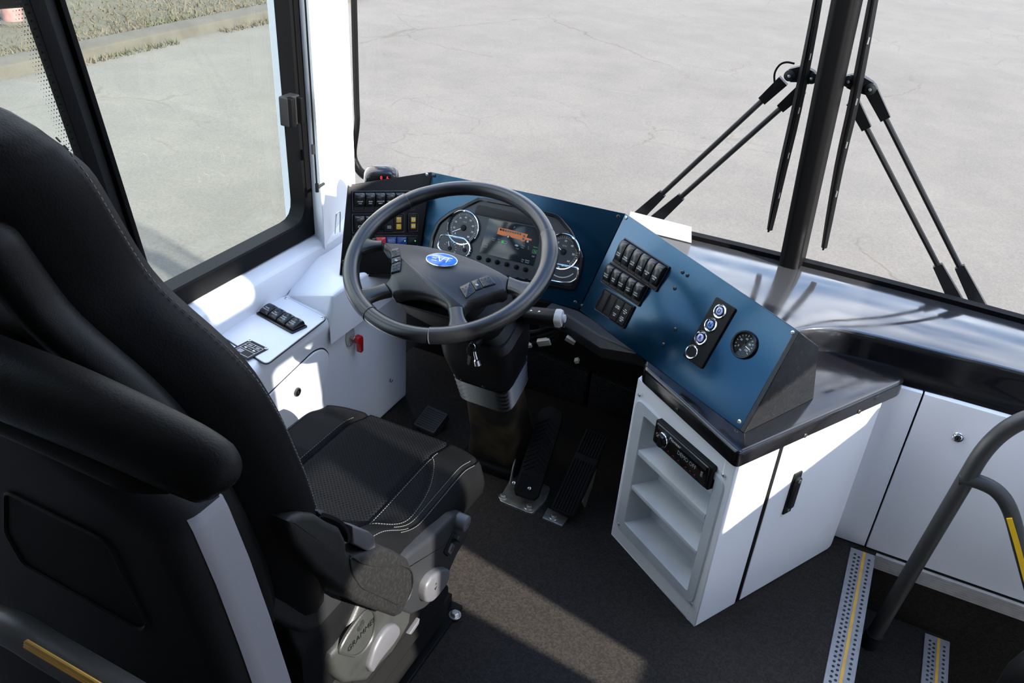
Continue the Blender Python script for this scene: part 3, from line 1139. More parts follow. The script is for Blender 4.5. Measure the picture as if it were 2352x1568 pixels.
def switch_bank(label, fr, tl, tr, bl, names, loc=None, group=None, bezel=0.0035, gap=0.0016, low=0.007, hs=1.0, special=None, pitch_n=None):
    f, Wd, Hd = bank_frame(fr, tl, tr, bl)
    t = thing('switch_bank', label, 'switches', f.P(Wd / 2, -Hd / 2, 0), group)
    b = MB()
    outer = rrect(Wd, Hd, 0.0035, Wd / 2, -Hd / 2)
    inner = rrect(Wd - 2 * bezel, Hd - 2 * bezel, 0.002, Wd / 2, -Hd / 2)
    b.ringplate(outer, inner, 0.0, 0.0050, ROCKER, f.M(), bev=0.0014)
    b.prism(inner, 0.0, 0.0022, PLASTIC, f.M())
    b.build('mounting_frame', t)
    n = pitch_n or len(names)
    pw = (Wd - 2 * bezel) / n
    for i, nmv in enumerate(names):
        if nmv is None:
            continue
        u0, u1 = bezel + i * pw + gap / 2, bezel + (i + 1) * pw - gap / 2
        v0, v1 = -Hd + bezel + low, -bezel - 0.0012
        b = MB()
        kind, lines = nmv if isinstance(nmv, tuple) else ('rocker', nmv)
        nm = 'rocker_switch'
        if kind == 'rocker':
            rocker_cap(b, f, u0, u1, v0, v1, lines, hs=hs)
            b.box((u0, -Hd + bezel + 0.001, 0.002), (u1, v0 - 0.0008, 0.0042), PLASTIC, f.M())
        elif kind == 'brake':
            rocker_cap(b, f, u0, u1, v0, v1, (), hs=hs, symbol='brake')
        elif kind == 'flat':       # flat rocker with printing top and bottom
            b.prism(rrect(u1 - u0, v1 - v0 + low - 0.001, 0.0015, (u0 + u1) / 2, (v0 + v1 - low + 0.001) / 2), 0.002, 0.0066, PLASTIC, f.M(), bev=0.001)
            top, bot = lines
            Hc = Hd - 2 * bezel
            for grp, cy in ((top, -bezel - Hc * 0.36), (bot, -bezel - Hc * 0.72)):
                for k, tx in enumerate(grp):
                    b.text(tx, min(0.0040, (u1 - u0) * 0.95 / (0.56 * max(len(tx), 5))), PRINT, f.M((u0 + u1) / 2, cy + ((len(grp) - 1) / 2 - k) * 0.0042, 0.0068))
            for r_ in range(3):
                for k in range(6):
                    for cy in ((-bezel - 0.003 - r_ * 0.0028),) + ((-Hd + bezel + 0.003,) if r_ == 0 else ()):
                        b.lathe([(0.0009, 0), (0.0006, 0.0005), (0, 0.0006)], 6, ROCKER, f.M(u0 + (k + 0.5) * (u1 - u0) / 6, cy, 0.0066))
        elif kind == 'blank':
            nm = 'blank_cover'
            b.prism(rrect(u1 - u0, Hd - 2 * bezel - 0.002, 0.001, (u0 + u1) / 2, -Hd / 2), 0.002, 0.0046, PLASTIC, f.M(), bev=0.0008)
            b.ringplate(rrect((u1 - u0) * 0.80, Hd * 0.66, 0.001, (u0 + u1) / 2, -Hd / 2), rrect((u1 - u0) * 0.74, Hd * 0.62, 0.001, (u0 + u1) / 2, -Hd / 2), 0.0046, 0.0056, PLASTIC, f.M())
        elif kind == 'lamps':      # two amber indicator squares
            nm = 'indicator_light'
            b.prism(rrect(u1 - u0, Hd - 2 * bezel - 0.002, 0.001, (u0 + u1) / 2, -Hd / 2), 0.002, 0.0046, PLASTIC, f.M(), bev=0.0008)
            for k, cy in enumerate((-Hd * 0.34, -Hd * 0.68)):
                wq = min((u1 - u0) * 0.62, Hd * 0.27)
                b.prism(rrect(wq, wq, 0.0008, (u0 + u1) / 2, cy), 0.0044, 0.0060, AMBER, f.M(), bev=0.0006)
                if lines == 'hold' and k == 0:
                    b.text('AUTO', 0.0042, PRINTD, f.M((u0 + u1) / 2, cy + 0.002, 0.0062))
                    b.text('HOLD', 0.0042, PRINTD, f.M((u0 + u1) / 2, cy - 0.0028, 0.0062))
                if lines == 'brake':
                    Mq = f.M((u0 + u1) / 2, cy, 0.0062)
                    for r0, r1, a0, a1 in ((0.0022, 0.0029, 0, 6.283), (0.0040, 0.0047, -0.8, 0.8), (0.0040, 0.0047, 2.34, 3.94)):
                        K = 16
                        vv = [(r * math.cos(a0 + (a1 - a0) * q / K), r * math.sin(a0 + (a1 - a0) * q / K), 0) for q in range(K + 1) for r in (r0, r1)]
                        b.add(vv, [(2 * q, 2 * q + 1, 2 * q + 3, 2 * q + 2) for q in range(K)], PRINT, Mq)
        elif kind == 'colour':
            mm, lines2, led = lines
            b.prism(rrect(u1 - u0, Hd - 2 * bezel - 0.002, 0.0015, (u0 + u1) / 2, -Hd / 2), 0.002, 0.0075, mm, f.M(), bev=0.0015)
            for k, tx in enumerate(lines2):
                b.text(tx, min(0.0042, (u1 - u0) * 0.9 / (0.58 * len(tx))), PRINT, f.M((u0 + u1) / 2, -Hd * 0.42 - k * 0.0045, 0.0077))
            if led:
                b.lathe([(0.0018, 0), (0.0014, 0.0006), (0, 0.0008)], 10, LED_G, f.M(u1 - 0.006, -Hd * 0.5, 0.0075))
        b.build(nm, t)
    return t


switch_bank('upper bank of six black rocker switches on the blue panel', RP, (1437, 546), (1541, 613), (1402, 598),
            [('rocker', ('DRIVE', 'LIGHT')), ('rocker', ('WIPER', 'SWITCH')), ('rocker', ('DOME', 'LIGHT')), ('rocker', ('NOISE', 'SUPPRESS')), ('rocker', ('ENGINE', 'OFF')), ('rocker', ('DRIVER', 'FAN'))])
switch_bank('bank of five black rocker switches in the middle of the blue panel', RP, (1404, 601), (1494, 656), (1376, 645),
            [('rocker', ('FRONT', 'DOOR')), ('rocker', ('REAR', 'FAN')), ('rocker', ('FRONT', 'LIGHT')), ('rocker', ('ALERT', 'LIGHT')), ('rocker', ('LIGHT', 'CHECK'))])
switch_bank('lowest bank of four flat switches with two blanks on the blue panel', RP, (1391, 661), (1460, 704), (1359, 706),
            [('blank', None), ('blank', None), ('flat', (('Luggage', 'Bay Light'), ('Strobe', 'Light'))), ('flat', (('Red', 'Warning', 'Light'), ('Amber', 'Warning', 'Light')))], bezel=0.003)
switch_bank('upper row of six rocker switches on the black left panel', LP, (807, 438), (951, 437), (806, 487),
            [('rocker', ('FRONT', 'FAN')), ('rocker', ('REAR', 'FAN')), ('rocker', ('DEFROSTER', 'HEAT')), ('rocker', ('DEFROSTER', 'FAN')), ('rocker', ()), ('rocker', ())], low=0.010)
switch_bank('middle row with brake switch and amber hold lights on the black left panel', LP, (807, 490), (928, 489), (806, 537),
            [('brake', ()), ('rocker', ()), ('rocker', ()), ('flat', ((), ('AUTO', 'HOLD'))), ('lamps', 'hold')], low=0.004)
switch_bank('pair of amber brake warning lights at the right of the black left panel', LP, (936, 490), (959, 490), (936, 532), [('lamps', 'brake')], bezel=0.002)
switch_bank('lower row with red and blue switches partly behind the steering wheel', LP, (807, 540), (959, 540), (806, 566),
            [('rocker', ()), ('rocker', ()), ('colour', (RED, (), False)), ('colour', (BLUELBL, ('Battery Box', 'Protection'), False)), ('colour', (BLUELBL, (), True)), ('colour', (PLASTIC, (), True))], low=0.002)

# ------------------------------------------------------------------ gear selector on the blue panel
u0, v0 = RP.uv(1648, 683)
f, Wd, Hd = bank_frame(RP, (1648, 682), (1693, 710), (1563, 812))
gs = thing('gear_selector', 'black push button gear selector plate with chrome rings on the blue panel', 'gear selector', f.P(Wd / 2, -Hd / 2, 0))
b = MB()
b.prism(rrect(Wd, Hd, 0.004, Wd / 2, -Hd / 2), 0, 0.0055, PANELBLK, f.M(), bev=0.0015)
b.build('base_plate', gs)
for (px, py), ch, lm in (((1654, 715), 'D', LENS), ((1633, 746), 'N', LENSN), ((1610, 776), 'R', LENS), ((1589, 808), '', None)):
    u, v = f.uv(px, py, 0.0055)
    M = f.M(u, v, 0.0055)
    b = MB()
    b.lathe([(0.0165, 0), (0.0165, 0.0012), (0.0150, 0.0032), (0.0130, 0.0030), (0.0125, 0.0004)], 32, CHROME, M)
    o = b.build('button_ring', gs)
    b = MB()
    if lm:
        b.lathe([(0.0125, 0.0003), (0.0105, 0.0006), (0.0100, 0.0022), (0.0088, 0.0028), (0, 0.0030)], 28, PLASTIC, M)
        b.lathe([(0.0088, 0.0029), (0.0080, 0.0034), (0, 0.0036)], 28, lm, M)
        for ox, oy in ((0, 0), (0.0004, 0), (-0.0004, 0), (0, 0.0004), (0, -0.0004)):
            b.text(ch, 0.0120, PRINTK, M @ T(ox, oy, 0), z=0.0038)
        b.build('push_button', gs)
    else:
        b.lathe([(0.0125, 0.0003), (0.0120, 0.0008), (0, 0.0009)], 28, PANELBLK, M)
        b.build('blank_cap', gs)

# ------------------------------------------------------------------ round pressure gauge
u, v = RP.uv(1711, 792)
pg = thing('pressure_gauge', 'small round black pressure gauge at the right end of the blue panel', 'gauge', RP.P(u, v))
M = RP.M(u, v, 0)
b = MB()
b.lathe([(0.0305, 0), (0.0305, 0.006), (0.0290, 0.0085), (0.0260, 0.0085), (0.0245, 0.0060), (0.0245, 0.0012)], 40, GLOSS, M)
b.build('bezel', pg)
b = MB()
b.lathe([(0.0250, 0.003), (0, 0.0031)], 32, PANELBLK, M)
R_ = 0.0185
for k in range(13):
    a = math.radians(215 - k * 250 / 12)
    L_ = 0.0042 if k % 3 == 0 else 0.003
    b.line((R_ * math.cos(a), R_ * math.sin(a)), ((R_ + L_) * math.cos(a), (R_ + L_) * math.sin(a)), 0.0009, PRINT, M, z=0.0034)
for k, tx in enumerate(('0', '30', '60', '90', '120')):
    a = math.radians(215 - k * 250 / 4)
    b.text(tx, 0.0058, PRINT, M @ T(0.0132 * math.cos(a), 0.0132 * math.sin(a), 0.0034))
b.text('PSI', 0.0045, PRINT, M @ T(-0.002, -0.0135, 0.0034))
b.build('dial', pg)
b = MB()
a = math.radians(-8)
b.line((0.006 * math.cos(a), 0.006 * math.sin(a)), (0.019 * math.cos(a), 0.019 * math.sin(a)), 0.0018, PRINT, M, z=0.0052)
b.lathe([(0.005, 0.0032), (0.0045, 0.0062), (0, 0.0064)], 18, PLASTIC, M)
b.build('needle', pg)
b = MB()
b.lathe([(0.0252, 0.0068), (0, 0.0069)], 32, GAUGEGL, M)
b.build('glass', pg)

# ------------------------------------------------------------------ instrument cluster
cl = thing('instrument_cluster', 'digital instrument cluster with two round gauges behind the steering wheel', 'instrument cluster', CP.P(-0.23, 0.1))
op = [(983, 590), (990, 545), (1006, 508), (1034, 486), (1103, 452), (1200, 470), (1285, 493), (1316, 530), (1342, 589), (1338, 620), (1321, 668), (1160, 640), (1000, 605)]
ouv = [tuple(CP.uv(*p)) for p in op]
outer = fillet(ouv, 0.012, 3)
inn = fillet(inset(ouv, 0.010), 0.010, 3)
b = MB()
b.ringplate(outer, inn, 0.0, 0.0075, GLOSS, CP.M(), bev=0.002)
b.build('bezel', cl)
b = MB()
b.prism(inset(inn, -0.001), 0.0, 0.0012, CLUST, CP.M())
ctr = [CP.uv(*p) for p in [(1098, 470), (1225, 497), (1235, 520), (1090, 492)]]
b.prism(fillet([tuple(q) for q in ctr], 0.006), 0.001, 0.0045, PLASTIC2, CP.M(), bev=0.002)
b.build('face', cl)


def gauge(c, R, name, nums, needle, sub, a0=225, a1=-45):
    u, v = CP.uv(*c, 0.004)
    M = CP.M(u, v, 0.001)
    b = MB()
    b.lathe([(R, 0), (R, 0.0075), (R - 0.0016, 0.0092), (R - 0.0036, 0.0080), (R - 0.0042, 0.001)], 48, CHROME, M)
    g = b.build(name, cl)
    b = MB()
    b.lathe([(R - 0.004, 0.0010), (0, 0.0011)], 40, CLUST, M)
    n = (len(nums) - 1) * 5
    for k in range(n + 1):
        a = math.radians(a0 + (a1 - a0) * k / n)
        r1 = R * 0.84
        r0 = R * (0.74 if k % 5 == 0 else 0.79)
        b.line((r0 * math.cos(a), r0 * math.sin(a)), (r1 * math.cos(a), r1 * math.sin(a)), 0.0007, PRINT, M, z=0.0015)
    K = 40
    vv = [(rr * math.cos(math.radians(a0 + (a1 - a0) * k / K)), rr * math.sin(math.radians(a0 + (a1 - a0) * k / K)), 0.0014) for k in range(K + 1) for rr in (R * 0.735, R * 0.75)]
    b.add(vv, [(2 * k, 2 * k + 1, 2 * k + 3, 2 * k + 2) for k in range(K)], PRINTD, M)
    for k, tx in enumerate(nums):
        a = math.radians(a0 + (a1 - a0) * k / (len(nums) - 1))
        b.text(tx, R * 0.15, PRINT, M @ T(R * 0.60 * math.cos(a), R * 0.60 * math.sin(a), 0.0014))
    b.text(sub, R * 0.13, PRINTD, M @ T(0, R * 0.32, 0.0014))
    b.build('dial', g)
    b = MB()
    a = math.radians(needle)
    b.line((R * 0.12 * math.cos(a), R * 0.12 * math.sin(a)), (R * 0.70 * math.cos(a), R * 0.70 * math.sin(a)), 0.0018, PRINT, M, z=0.004)
    b.lathe([(R * 0.18, 0.001), (R * 0.15, 0.005), (0, 0.0055)], 20, PLASTIC, M)
    b.build('needle', g)


gauge((1064, 523), 0.046, 'speedometer', ('0', '10', '20', '30', '40', '50', '60', '70', '80'), 212, 'MPH')
gauge((1293, 578), 0.046, 'tachometer', ('0', '10', '20', '30', '40', '50', '60'), 150, 'RPM')
# small framed gauges below, with bright surround
for pts, nm in (([(1013, 536), (1068, 546), (1080, 560), (1082, 573), (1074, 592), (1013, 578), (1003, 566)], 'small_gauges'),
                ([(1236, 617), (1245, 606), (1272, 603), (1331, 614), (1328, 640), (1312, 651), (1285, 650), (1236, 640)], 'lower_display')):
    uv = [tuple(CP.uv(p[0], p[1], 0.006)) for p in pts]
    o_ = fillet(uv, 0.008, 4)
    i_ = fillet(inset(uv, 0.0042), 0.007, 4)
    b = MB()
    b.ringplate(o_, i_, 0.0, 0.0105, CHROME, CP.M(), bev=0.002)
    b.prism(i_, 0.0, 0.0085, CLUST, CP.M())
    if nm == 'small_gauges':
        for cx, cy, lb in ((1033, 570, '60'), (1067, 574, '120')):
            u, v = CP.uv(cx, cy, 0.0087)
            M = CP.M(u, v, 0.0087)
            R = 0.019
            for k in range(11):
                a = math.radians(200 - k * 22)
                b.line((R * 0.85 * math.cos(a), R * 0.85 * math.sin(a)), (R * math.cos(a), R * math.sin(a)), 0.0010, RED if k < 2 else PRINT, M)
            a = math.radians(112)
            b.line((R * 0.3 * math.cos(a), R * 0.3 * math.sin(a)), (R * 0.95 * math.cos(a), R * 0.95 * math.sin(a)), 0.0020, PRINT, M, z=0.002)
            b.lathe([(R * 0.3, 0), (R * 0.25, 0.003), (0, 0.0032)], 16, PLASTIC, M)
    else:
        u, v = CP.uv(1293, 598, 0.0087)
        M = CP.M(u, v, 0.0087)
        K = 24
        vv = [(rr * math.cos(a), rr * math.sin(a), 0.0004) for k in range(K + 1) for a in (math.radians(215 + 110 * k / K),) for rr in (0.041, 0.0435)]
        b.add(vv, [(2 * k, 2 * k + 1, 2 * k + 3, 2 * k + 2) for k in range(K)], SCR_W, M)
        u, v = CP.uv(1283, 614, 0.0087)
        b.lathe([(0.0030, 0.0001), (0.0022, 0.0004)], 14, PRINTD, CP.M(u, v, 0.0087))
    b.build(nm, cl)
# screen
sq = [tuple(CP.uv(*p)) for p in [(1124, 501), (1246, 524), (1226, 611), (1101, 580)]]
b = MB()
b.prism(fillet(sq, 0.002, 2), 0.001, 0.0030, SCREEN, CP.M(), bev=0.0008)
scr = b.build('display_screen', cl)
b = MB()
ZS = 0.0033
Mz = CP.M(0, 0, ZS)


def spx(x, y):     # pixel of the 140-px zoom (1120..1260, 480..620), 11.2 px per photo px
    return tuple(CP.uv(1120 + x / 11.2, 480 + y / 11.2, ZS))


bus = [(285, 470), (560, 525), (840, 600), (1040, 650), (1020, 690), (1000, 735), (1135, 770), (1130, 815), (975, 790), (950, 830), (880, 830), (850, 790), (590, 725), (575, 690), (545, 672), (505, 672), (480, 695), (380, 680), (240, 635), (262, 560)]
P2 = [(*spx(*p), 0) for p in bus]
b.add(P2, [tuple(range(len(P2)))[::-1]], BUSO, Mz)
for k in range(9):
    x = 320 + k * 62.5
    y = 497 + k * 14.5
    q = [(x, y), (x + 46, y + 11), (x + 42, y + 58), (x - 4, y + 47)]
    b.add([(*spx(*p), 0.0004) for p in q], [(3, 2, 1, 0)], SCREEN, Mz)
for q in ([(918, 665), (970, 678), (962, 722), (910, 708)], [(895, 735), (950, 750), (940, 805), (886, 792)]):
    b.add([(*spx(*p), 0.0004) for p in q], [(3, 2, 1, 0)], SCREEN, Mz)
for cx, cy in ((527, 708), (1030, 835)):
    u, v = spx(cx, cy)
    b.lathe([(0.0030, 0.0), (0.0022, 0.0005)], 14, SCR_W, CP.M(u, v, ZS))
u, v = spx(690, 475)
b.text('P', 0.006, SCR_W, CP.M(u, v, ZS))
q = [(360, 805), (420, 815), (410, 880), (350, 868)]
b.add([(*spx(*p), 0) for p in q], [(3, 2, 1, 0)], SCR_G, Mz)
for p0, p1 in (((420, 815), (505, 835)), ((505, 835), (490, 892)), ((410, 880), (490, 895))):
    b.line(spx(*p0), spx(*p1), 0.0006, SCR_W, Mz)
for x, y, s, z_, mm in ((165, 755, 'Battery', 0.0034, SCR_W), (285, 780, 'Volt', 0.0034, SCR_W), (145, 800, 'Power', 0.0034, SCR_W), (290, 845, 'kW', 0.0030, SCR_W), (355, 918, '50%', 0.0034, SCR_W), (440, 938, 'SOC', 0.0034, SCR_W),
                        (765, 1015, 'Temp', 0.0034, SCR_W), (915, 943, 'Motor', 0.0036, SCR_W), (895, 992, 'Temp', 0.0036, SCR_W), (1052, 975, '21', 0.0034, SCR_W), (1047, 1028, '34', 0.0034, SCR_W),
                        (1238, 985, 'READY', 0.0042, SCR_G), (1213, 1100, 'N', 0.0090, SCR_G), (1170, 1220, 'OFF', 0.0048, SCR_W), (905, 1300, 'Odo', 0.0040, SCR_W), (1020, 1325, '000000', 0.0040, SCR_W), (885, 1345, 'Trip', 0.0036, SCR_W), (1010, 1375, '000.00', 0.0040, SCR_W)):
    u, v = spx(x, y)
    b.text(s, z_, mm, CP.M(u, v, ZS))
u, v = spx(745, 935)
b.add([(u + 0.005 * math.cos(a), v + 0.0022 * math.sin(a), 0) for a in np.linspace(0, 6.28, 14)[:-1]], [tuple(range(13))], SCR_W, Mz)
for pl2 in ([(1165, 1040), (1275, 1065), (1252, 1150), (1145, 1128)],):
    for k in range(4):
        b.line(spx(*pl2[k]), spx(*pl2[(k + 1) % 4]), 0.0005, SCR_W, Mz)
for pl2 in ([(980, 1000)],):
    pass
qb = [(1110, 560), (1120, 562), (1118, 568), (1108, 566)]
for k in range(4):
    b.line(CP.uv(*qb[k], ZS), CP.uv(*qb[(k + 1) % 4], ZS), 0.0005, SCR_W, Mz)
b.build('screen_graphics', scr)
for px, py in ((1099, 592), (1120, 597), (1141, 602), (1163, 607), (1185, 613), (1206, 619)):
    u, v = CP.uv(px, py, 0.005)
    b = MB()
    b.lathe([(0.0062, 0.0), (0.0060, 0.004), (0.0052, 0.0055), (0.0042, 0.0055), (0.0040, 0.0085), (0.0030, 0.0098), (0, 0.0100)], 20, RUBBER, CP.M(u, v, 0.001))
    b.build('push_knob', cl)

# ------------------------------------------------------------------ alarm sensor behind the left panel
p = LP.P(*LP.uv(886, 412)) + np.array((-0.035, 0.035, -0.030))
sd = thing('driver_monitor', 'low black dome with red digits behind the left switch panel', 'sensor', p)
b = MB()
Ms = axis_M(p, (0.1, -0.25, 1), (0.86, 0.5, 0))
prof = [(1.0, 0.0), (1.0, 0.018), (0.96, 0.030), (0.84, 0.040), (0.6, 0.046), (0.3, 0.049)]
b.rings([[(0.046 * s_ * math.copysign(abs(math.cos(a)) ** 0.6, math.cos(a)), 0.028 * s_ * math.copysign(abs(math.sin(a)) ** 0.6, math.sin(a)), z) for a in np.linspace(0, 2 * math.pi, 33)[:-1]] for s_, z in prof], GLOSS, Ms)
b.build('shell', sd)
b = MB()
for x, s_ in ((0.002, '0'), (0.018, '6')):
    b.text(s_, 0.012, LED_R, Ms @ T(x, -0.0275, 0.0375) @ Matrix.Rotation(math.radians(48), 4, 'X'))
b.build('red_digits', sd)

# ------------------------------------------------------------------ white card lying against the windscreen base
k0, k1 = at(1588, 557, 2, 0.5805), at(1588, 521, 1, at(1588, 557, 2, 0.5805)[1] + 0.012)
xl = at(1470, 497, 1, k1[1])[0] - 0.03
b = MB()
b.rings([[(xl, k0[1], 0.5795), (k0[0], k0[1], 0.5795), (k1[0], k1[1], k1[2]), (xl, k1[1], k1[2] + 0.002)], [(xl, k0[1] + 0.0012, 0.5795), (k0[0], k0[1] + 0.0012, 0.5795), (k1[0], k1[1] + 0.0012, k1[2]), (xl, k1[1] + 0.0012, k1[2] + 0.002)]], PAPER)
tag(b.build('paper_card'), 'blank white card propped at the windscreen base behind the blue panel', 'card')

# ------------------------------------------------------------------ black counter over the storage cabinet
dc = thing('dash_counter', 'glossy black counter top over the storage cabinet', 'counter', (-0.1, 1.7, 0.485))
c1, c2, c3 = at(1478, 843, 2, CT), at(1698, 1042, 2, CT), at(2082, 874, 2, CT)
poly = [c1[:2], c2[:2], c3[:2], (c3[0] - 0.015, 1.955), (-0.02, 1.955), (-0.12, 1.90), (-0.42, 1.80)]
b = MB()
b.prism(fillet([tuple(q) for q in poly], [0.012, 0.016, 0.05, 0.02, 0.02, 0.02, 0.01], 5), 0.483, CT, GLOSS, bev=0.009, steps=4)
b.build('top_slab', dc)
ed = c3[:2] - c2[:2]
ed = ed / np.linalg.norm(ed)
nrm = np.array([ed[1], -ed[0], 0.0])
for q in ((1849, 1000), (1973, 945)):
    X = onpl(*q, np.array([*c2[:2], 0.5]), nrm)
    screw(dc, axis_M(X, nrm), 0.006, SCREWB)
ed2 = c2[:2] - c1[:2]
n2 = np.array([ed2[1], -ed2[0], 0.0])
n2 = n2 / np.linalg.norm(n2)
X = onpl(1555, 941, np.array([*c1[:2], 0.5]), n2)
screw(dc, axis_M(X, n2), 0.006, SCREWB)

# ================================================================== STORAGE CABINET AND RADIO
cL, cF, cR = at(1403, 1225, 2, 0)[:2], at(1595, 1440, 2, 0)[:2], at(1930, 1245, 2, 0)[:2]
FA = Fr((*cL, 0), (*(cF - cL), 0), (0, 0, 1))       # radio side
FB = Fr((*cF, 0), (*(cR - cF), 0), (0, 0, 1))       # door side
LA_ = float(np.linalg.norm(cF - cL))
LB_ = float(np.linalg.norm(cR - cF))
cab = thing('storage_cabinet', 'white storage cabinet with open grey pockets standing under the black counter', 'cabinet', (-0.1, 1.7, 0))
b = MB()
HC = 0.482
# side with pocket: frame around the opening
DU = LA_ - 0.3297
ow, oh = (0.043 + DU, 0.287 + DU), (0.078, 0.410)
outer = [(0.002, 0.0), (LA_ - 0.002, 0.0), (LA_ - 0.002, HC), (0.002, HC)]
inner = [(ow[0], oh[0]), (ow[1], oh[0]), (ow[1], oh[1]), (ow[0], oh[1])]
b.ringplate(outer, inner, -0.012, 0.0, WHITE, FA.M())
# door side: fixed strip by the corner
b.prism([(0.0, 0.0), (0.135, 0.0), (0.135, HC), (0.0, HC)], -0.030, 0.0, WHITE, FB.M())
b.prism([(0.130, 0.0), (LB_ - 0.02, 0.0), (LB_ - 0.02, HC), (0.130, HC)], -0.040, -0.034, RUBBER, FB.M())
# left return and back
e2 = np.array((cL[0] + 0.10, 2.06))
n_ = Fr((*e2, 0), (*(cL - e2), 0), (0, 0, 1))
b.prism([(0, 0), (float(np.linalg.norm(cL - e2)), 0), (float(np.linalg.norm(cL - e2)), HC), (0, HC)], -0.012, 0, WHITE, n_.M())
b.build('body', cab, bevel=0.003)
# door panel with softly rounded far edge
b = MB()
dpoly = fillet([(0.1495, 0.003), (LB_ - 0.006, 0.003), (LB_ + 0.004, 0.03), (LB_ + 0.004, HC), (0.1465, HC)], [0.002, 0.03, 0.01, 0, 0], 5)
rows = []
K = 10
for k in range(K + 1):
    a = k / K * math.pi / 2
    rows.append((LB_ - 0.055 + 0.055 * math.sin(a), -0.055 + 0.055 * math.cos(a)))
prof = [(0.1490, -0.030), (0.1490, 0.0)] + rows + [(rows[-1][0], -0.16), (rows[-1][0] - 0.012, -0.16)]
Md = FB.M()


def dlift(u):
    return 0.003 if u < LB_ - 0.06 else 0.003 + 0.024 * ((u - LB_ + 0.06) / 0.06) ** 2


A4 = [[(u, dlift(u) if i > 0 else 0.003, n) for i, (u, n) in enumerate(prof)], [(u, HC - 0.001, n) for u, n in prof]]
b.rings(A4, WHITE, Md)
door = b.build('door', cab, bevel=0.0015, sharp=30)
b = MB()
b.prism([(0.1340, 0.003), (0.1488, 0.003), (0.1488, HC), (0.1340, HC)], -0.034, -0.0015, RUBBER, FB.M())
b.build('dark_gap_strip', cab)  # dark strip filling the gap beside the door
b = MB()
hl = [FB.uv(*q) for q in ((1842, 1082), (1821, 1091), (1797, 1178), (1813, 1168))]
hc = sum(hl) / 4
Mh = FB.M(hc[0], hc[1], 0.0)
b.prism(rrect(0.027, 0.118, 0.002), 0, 0.004, PLASTIC, Mh, bev=0.001)
b.prism(rrect(0.017, 0.088, 0.006, 0.0, 0.004), 0.004, 0.012, PLASTIC2, Mh, bev=0.003)
b.lathe([(0.005, 0.012), (0.0048, 0.0128), (0, 0.013)], 16, SCREWM, Mh @ T(0, 0.040, 0))
b.lathe([(0.004, 0.004), (0.0034, 0.0055), (0, 0.006)], 12, SCREWM, Mh @ T(0.002, -0.050, 0))
b.build('latch_handle', door)
# grey pocket insert
pk_o = fillet([(0.010 + DU, 0.042), (0.312 + DU, 0.050), (0.316 + DU, 0.424), (0.006 + DU, 0.440)], 0.030, 6)
pk_i = fillet([(ow[0] + 0.001, oh[0] + 0.004), (ow[1] - 0.001, oh[0] + 0.004), (ow[1] - 0.001, oh[1] - 0.004), (ow[0] + 0.001, oh[1] - 0.004)], 0.003, 6)
b = MB()
b.ringplate(pk_o, pk_i, 0.0, 0.005, POCKET, FA.M(), bev=0.0025)
u0, u1 = ow[0] + 0.001, ow[1] - 0.001
D = -0.055
for (v0, v1, d) in ((oh[0] + 0.004, 0.190, D), (0.202, 0.296, D), (0.310, oh[1] - 0.004, D + 0.02)):
    fr4 = [(u0, v0, 0.003), (u1, v0, 0.003), (u1, v1, 0.003), (u0, v1, 0.003)]
    bk = [(u0 + 0.024, v0 + 0.016, d), (u1 - 0.012, v0 + 0.016, d), (u1 - 0.012, v1 - 0.006, d), (u0 + 0.024, v1 - 0.006, d)]
    b.add(fr4 + bk, [(0, 1, 5, 4), (1, 2, 6, 5), (2, 3, 7, 6), (3, 0, 4, 7), (4, 5, 6, 7)], POCKET, FA.M())
for (v0, v1) in ((0.190, 0.202), (0.296, 0.310)):
    b.prism([(u0, v0), (u1, v0), (u1, v1), (u0, v1)], -0.03, 0.004, POCKET, FA.M(), bev=0.002)
pk = b.build('pocket_insert', cab, sharp=30)
for q in ((1469, 907), (1661, 1091), (1421, 1203), (1588, 1387)):
    u, v = FA.uv(*q, 0.005)
    screw(pk, FA.M(u, v, 0.005), 0.0045, SCREWM)

# radio
RD = 0.018
cs = [FA.uv(*q, RD) for q in ((1506, 966), (1635, 1077), (1619, 1132), (1494, 1006))]
rc = sum(cs) / 4
rw = (cs[1][0] - cs[0][0] + cs[2][0] - cs[3][0]) / 2
rh = (cs[0][1] - cs[3][1] + cs[1][1] - cs[2][1]) / 2
rw, rh = min(rw, 0.205), min(rh, 0.062)
rot = math.atan2(cs[1][1] - cs[0][1], cs[1][0] - cs[0][0]) * 0.4
st = thing('car_stereo', 'black car stereo with round volume knob in the top pocket of the cabinet', 'car stereo', FA.P(rc[0], rc[1], 0))
Mr = FA.M(rc[0], rc[1], 0, rot)
b = MB()
b.prism(rrect(rw, rh, 0.004), -0.034, RD - 0.004, PLASTIC, Mr, bev=0.002)
b.build('body', st)
b = MB()
fw_, fh_ = rw * 0.94, rh * 0.92
b.prism(fillet([(-fw_ / 2, -fh_ / 2), (fw_ / 2, -fh_ / 2), (fw_ / 2, fh_ / 2), (-fw_ / 2, fh_ / 2)], 0.006), RD - 0.004, RD, GLOSS, Mr, bev=0.003)
b.prism(rrect(fw_ * 0.84, fh_ * 0.17, 0.001, fw_ * 0.04, fh_ * 0.36), RD, RD + 0.0008, PLASTIC2, Mr)
b.text('Pioneer', 0.0125, PRINT, Mr @ T(-fw_ * 0.11, fh_ * 0.33, RD + 0.0009), shear=0.25)
b.text('DEMO OFF', 0.0150, PRINTD, Mr @ T(fw_ * 0.13, fh_ * 0.02, RD), sx=0.85)
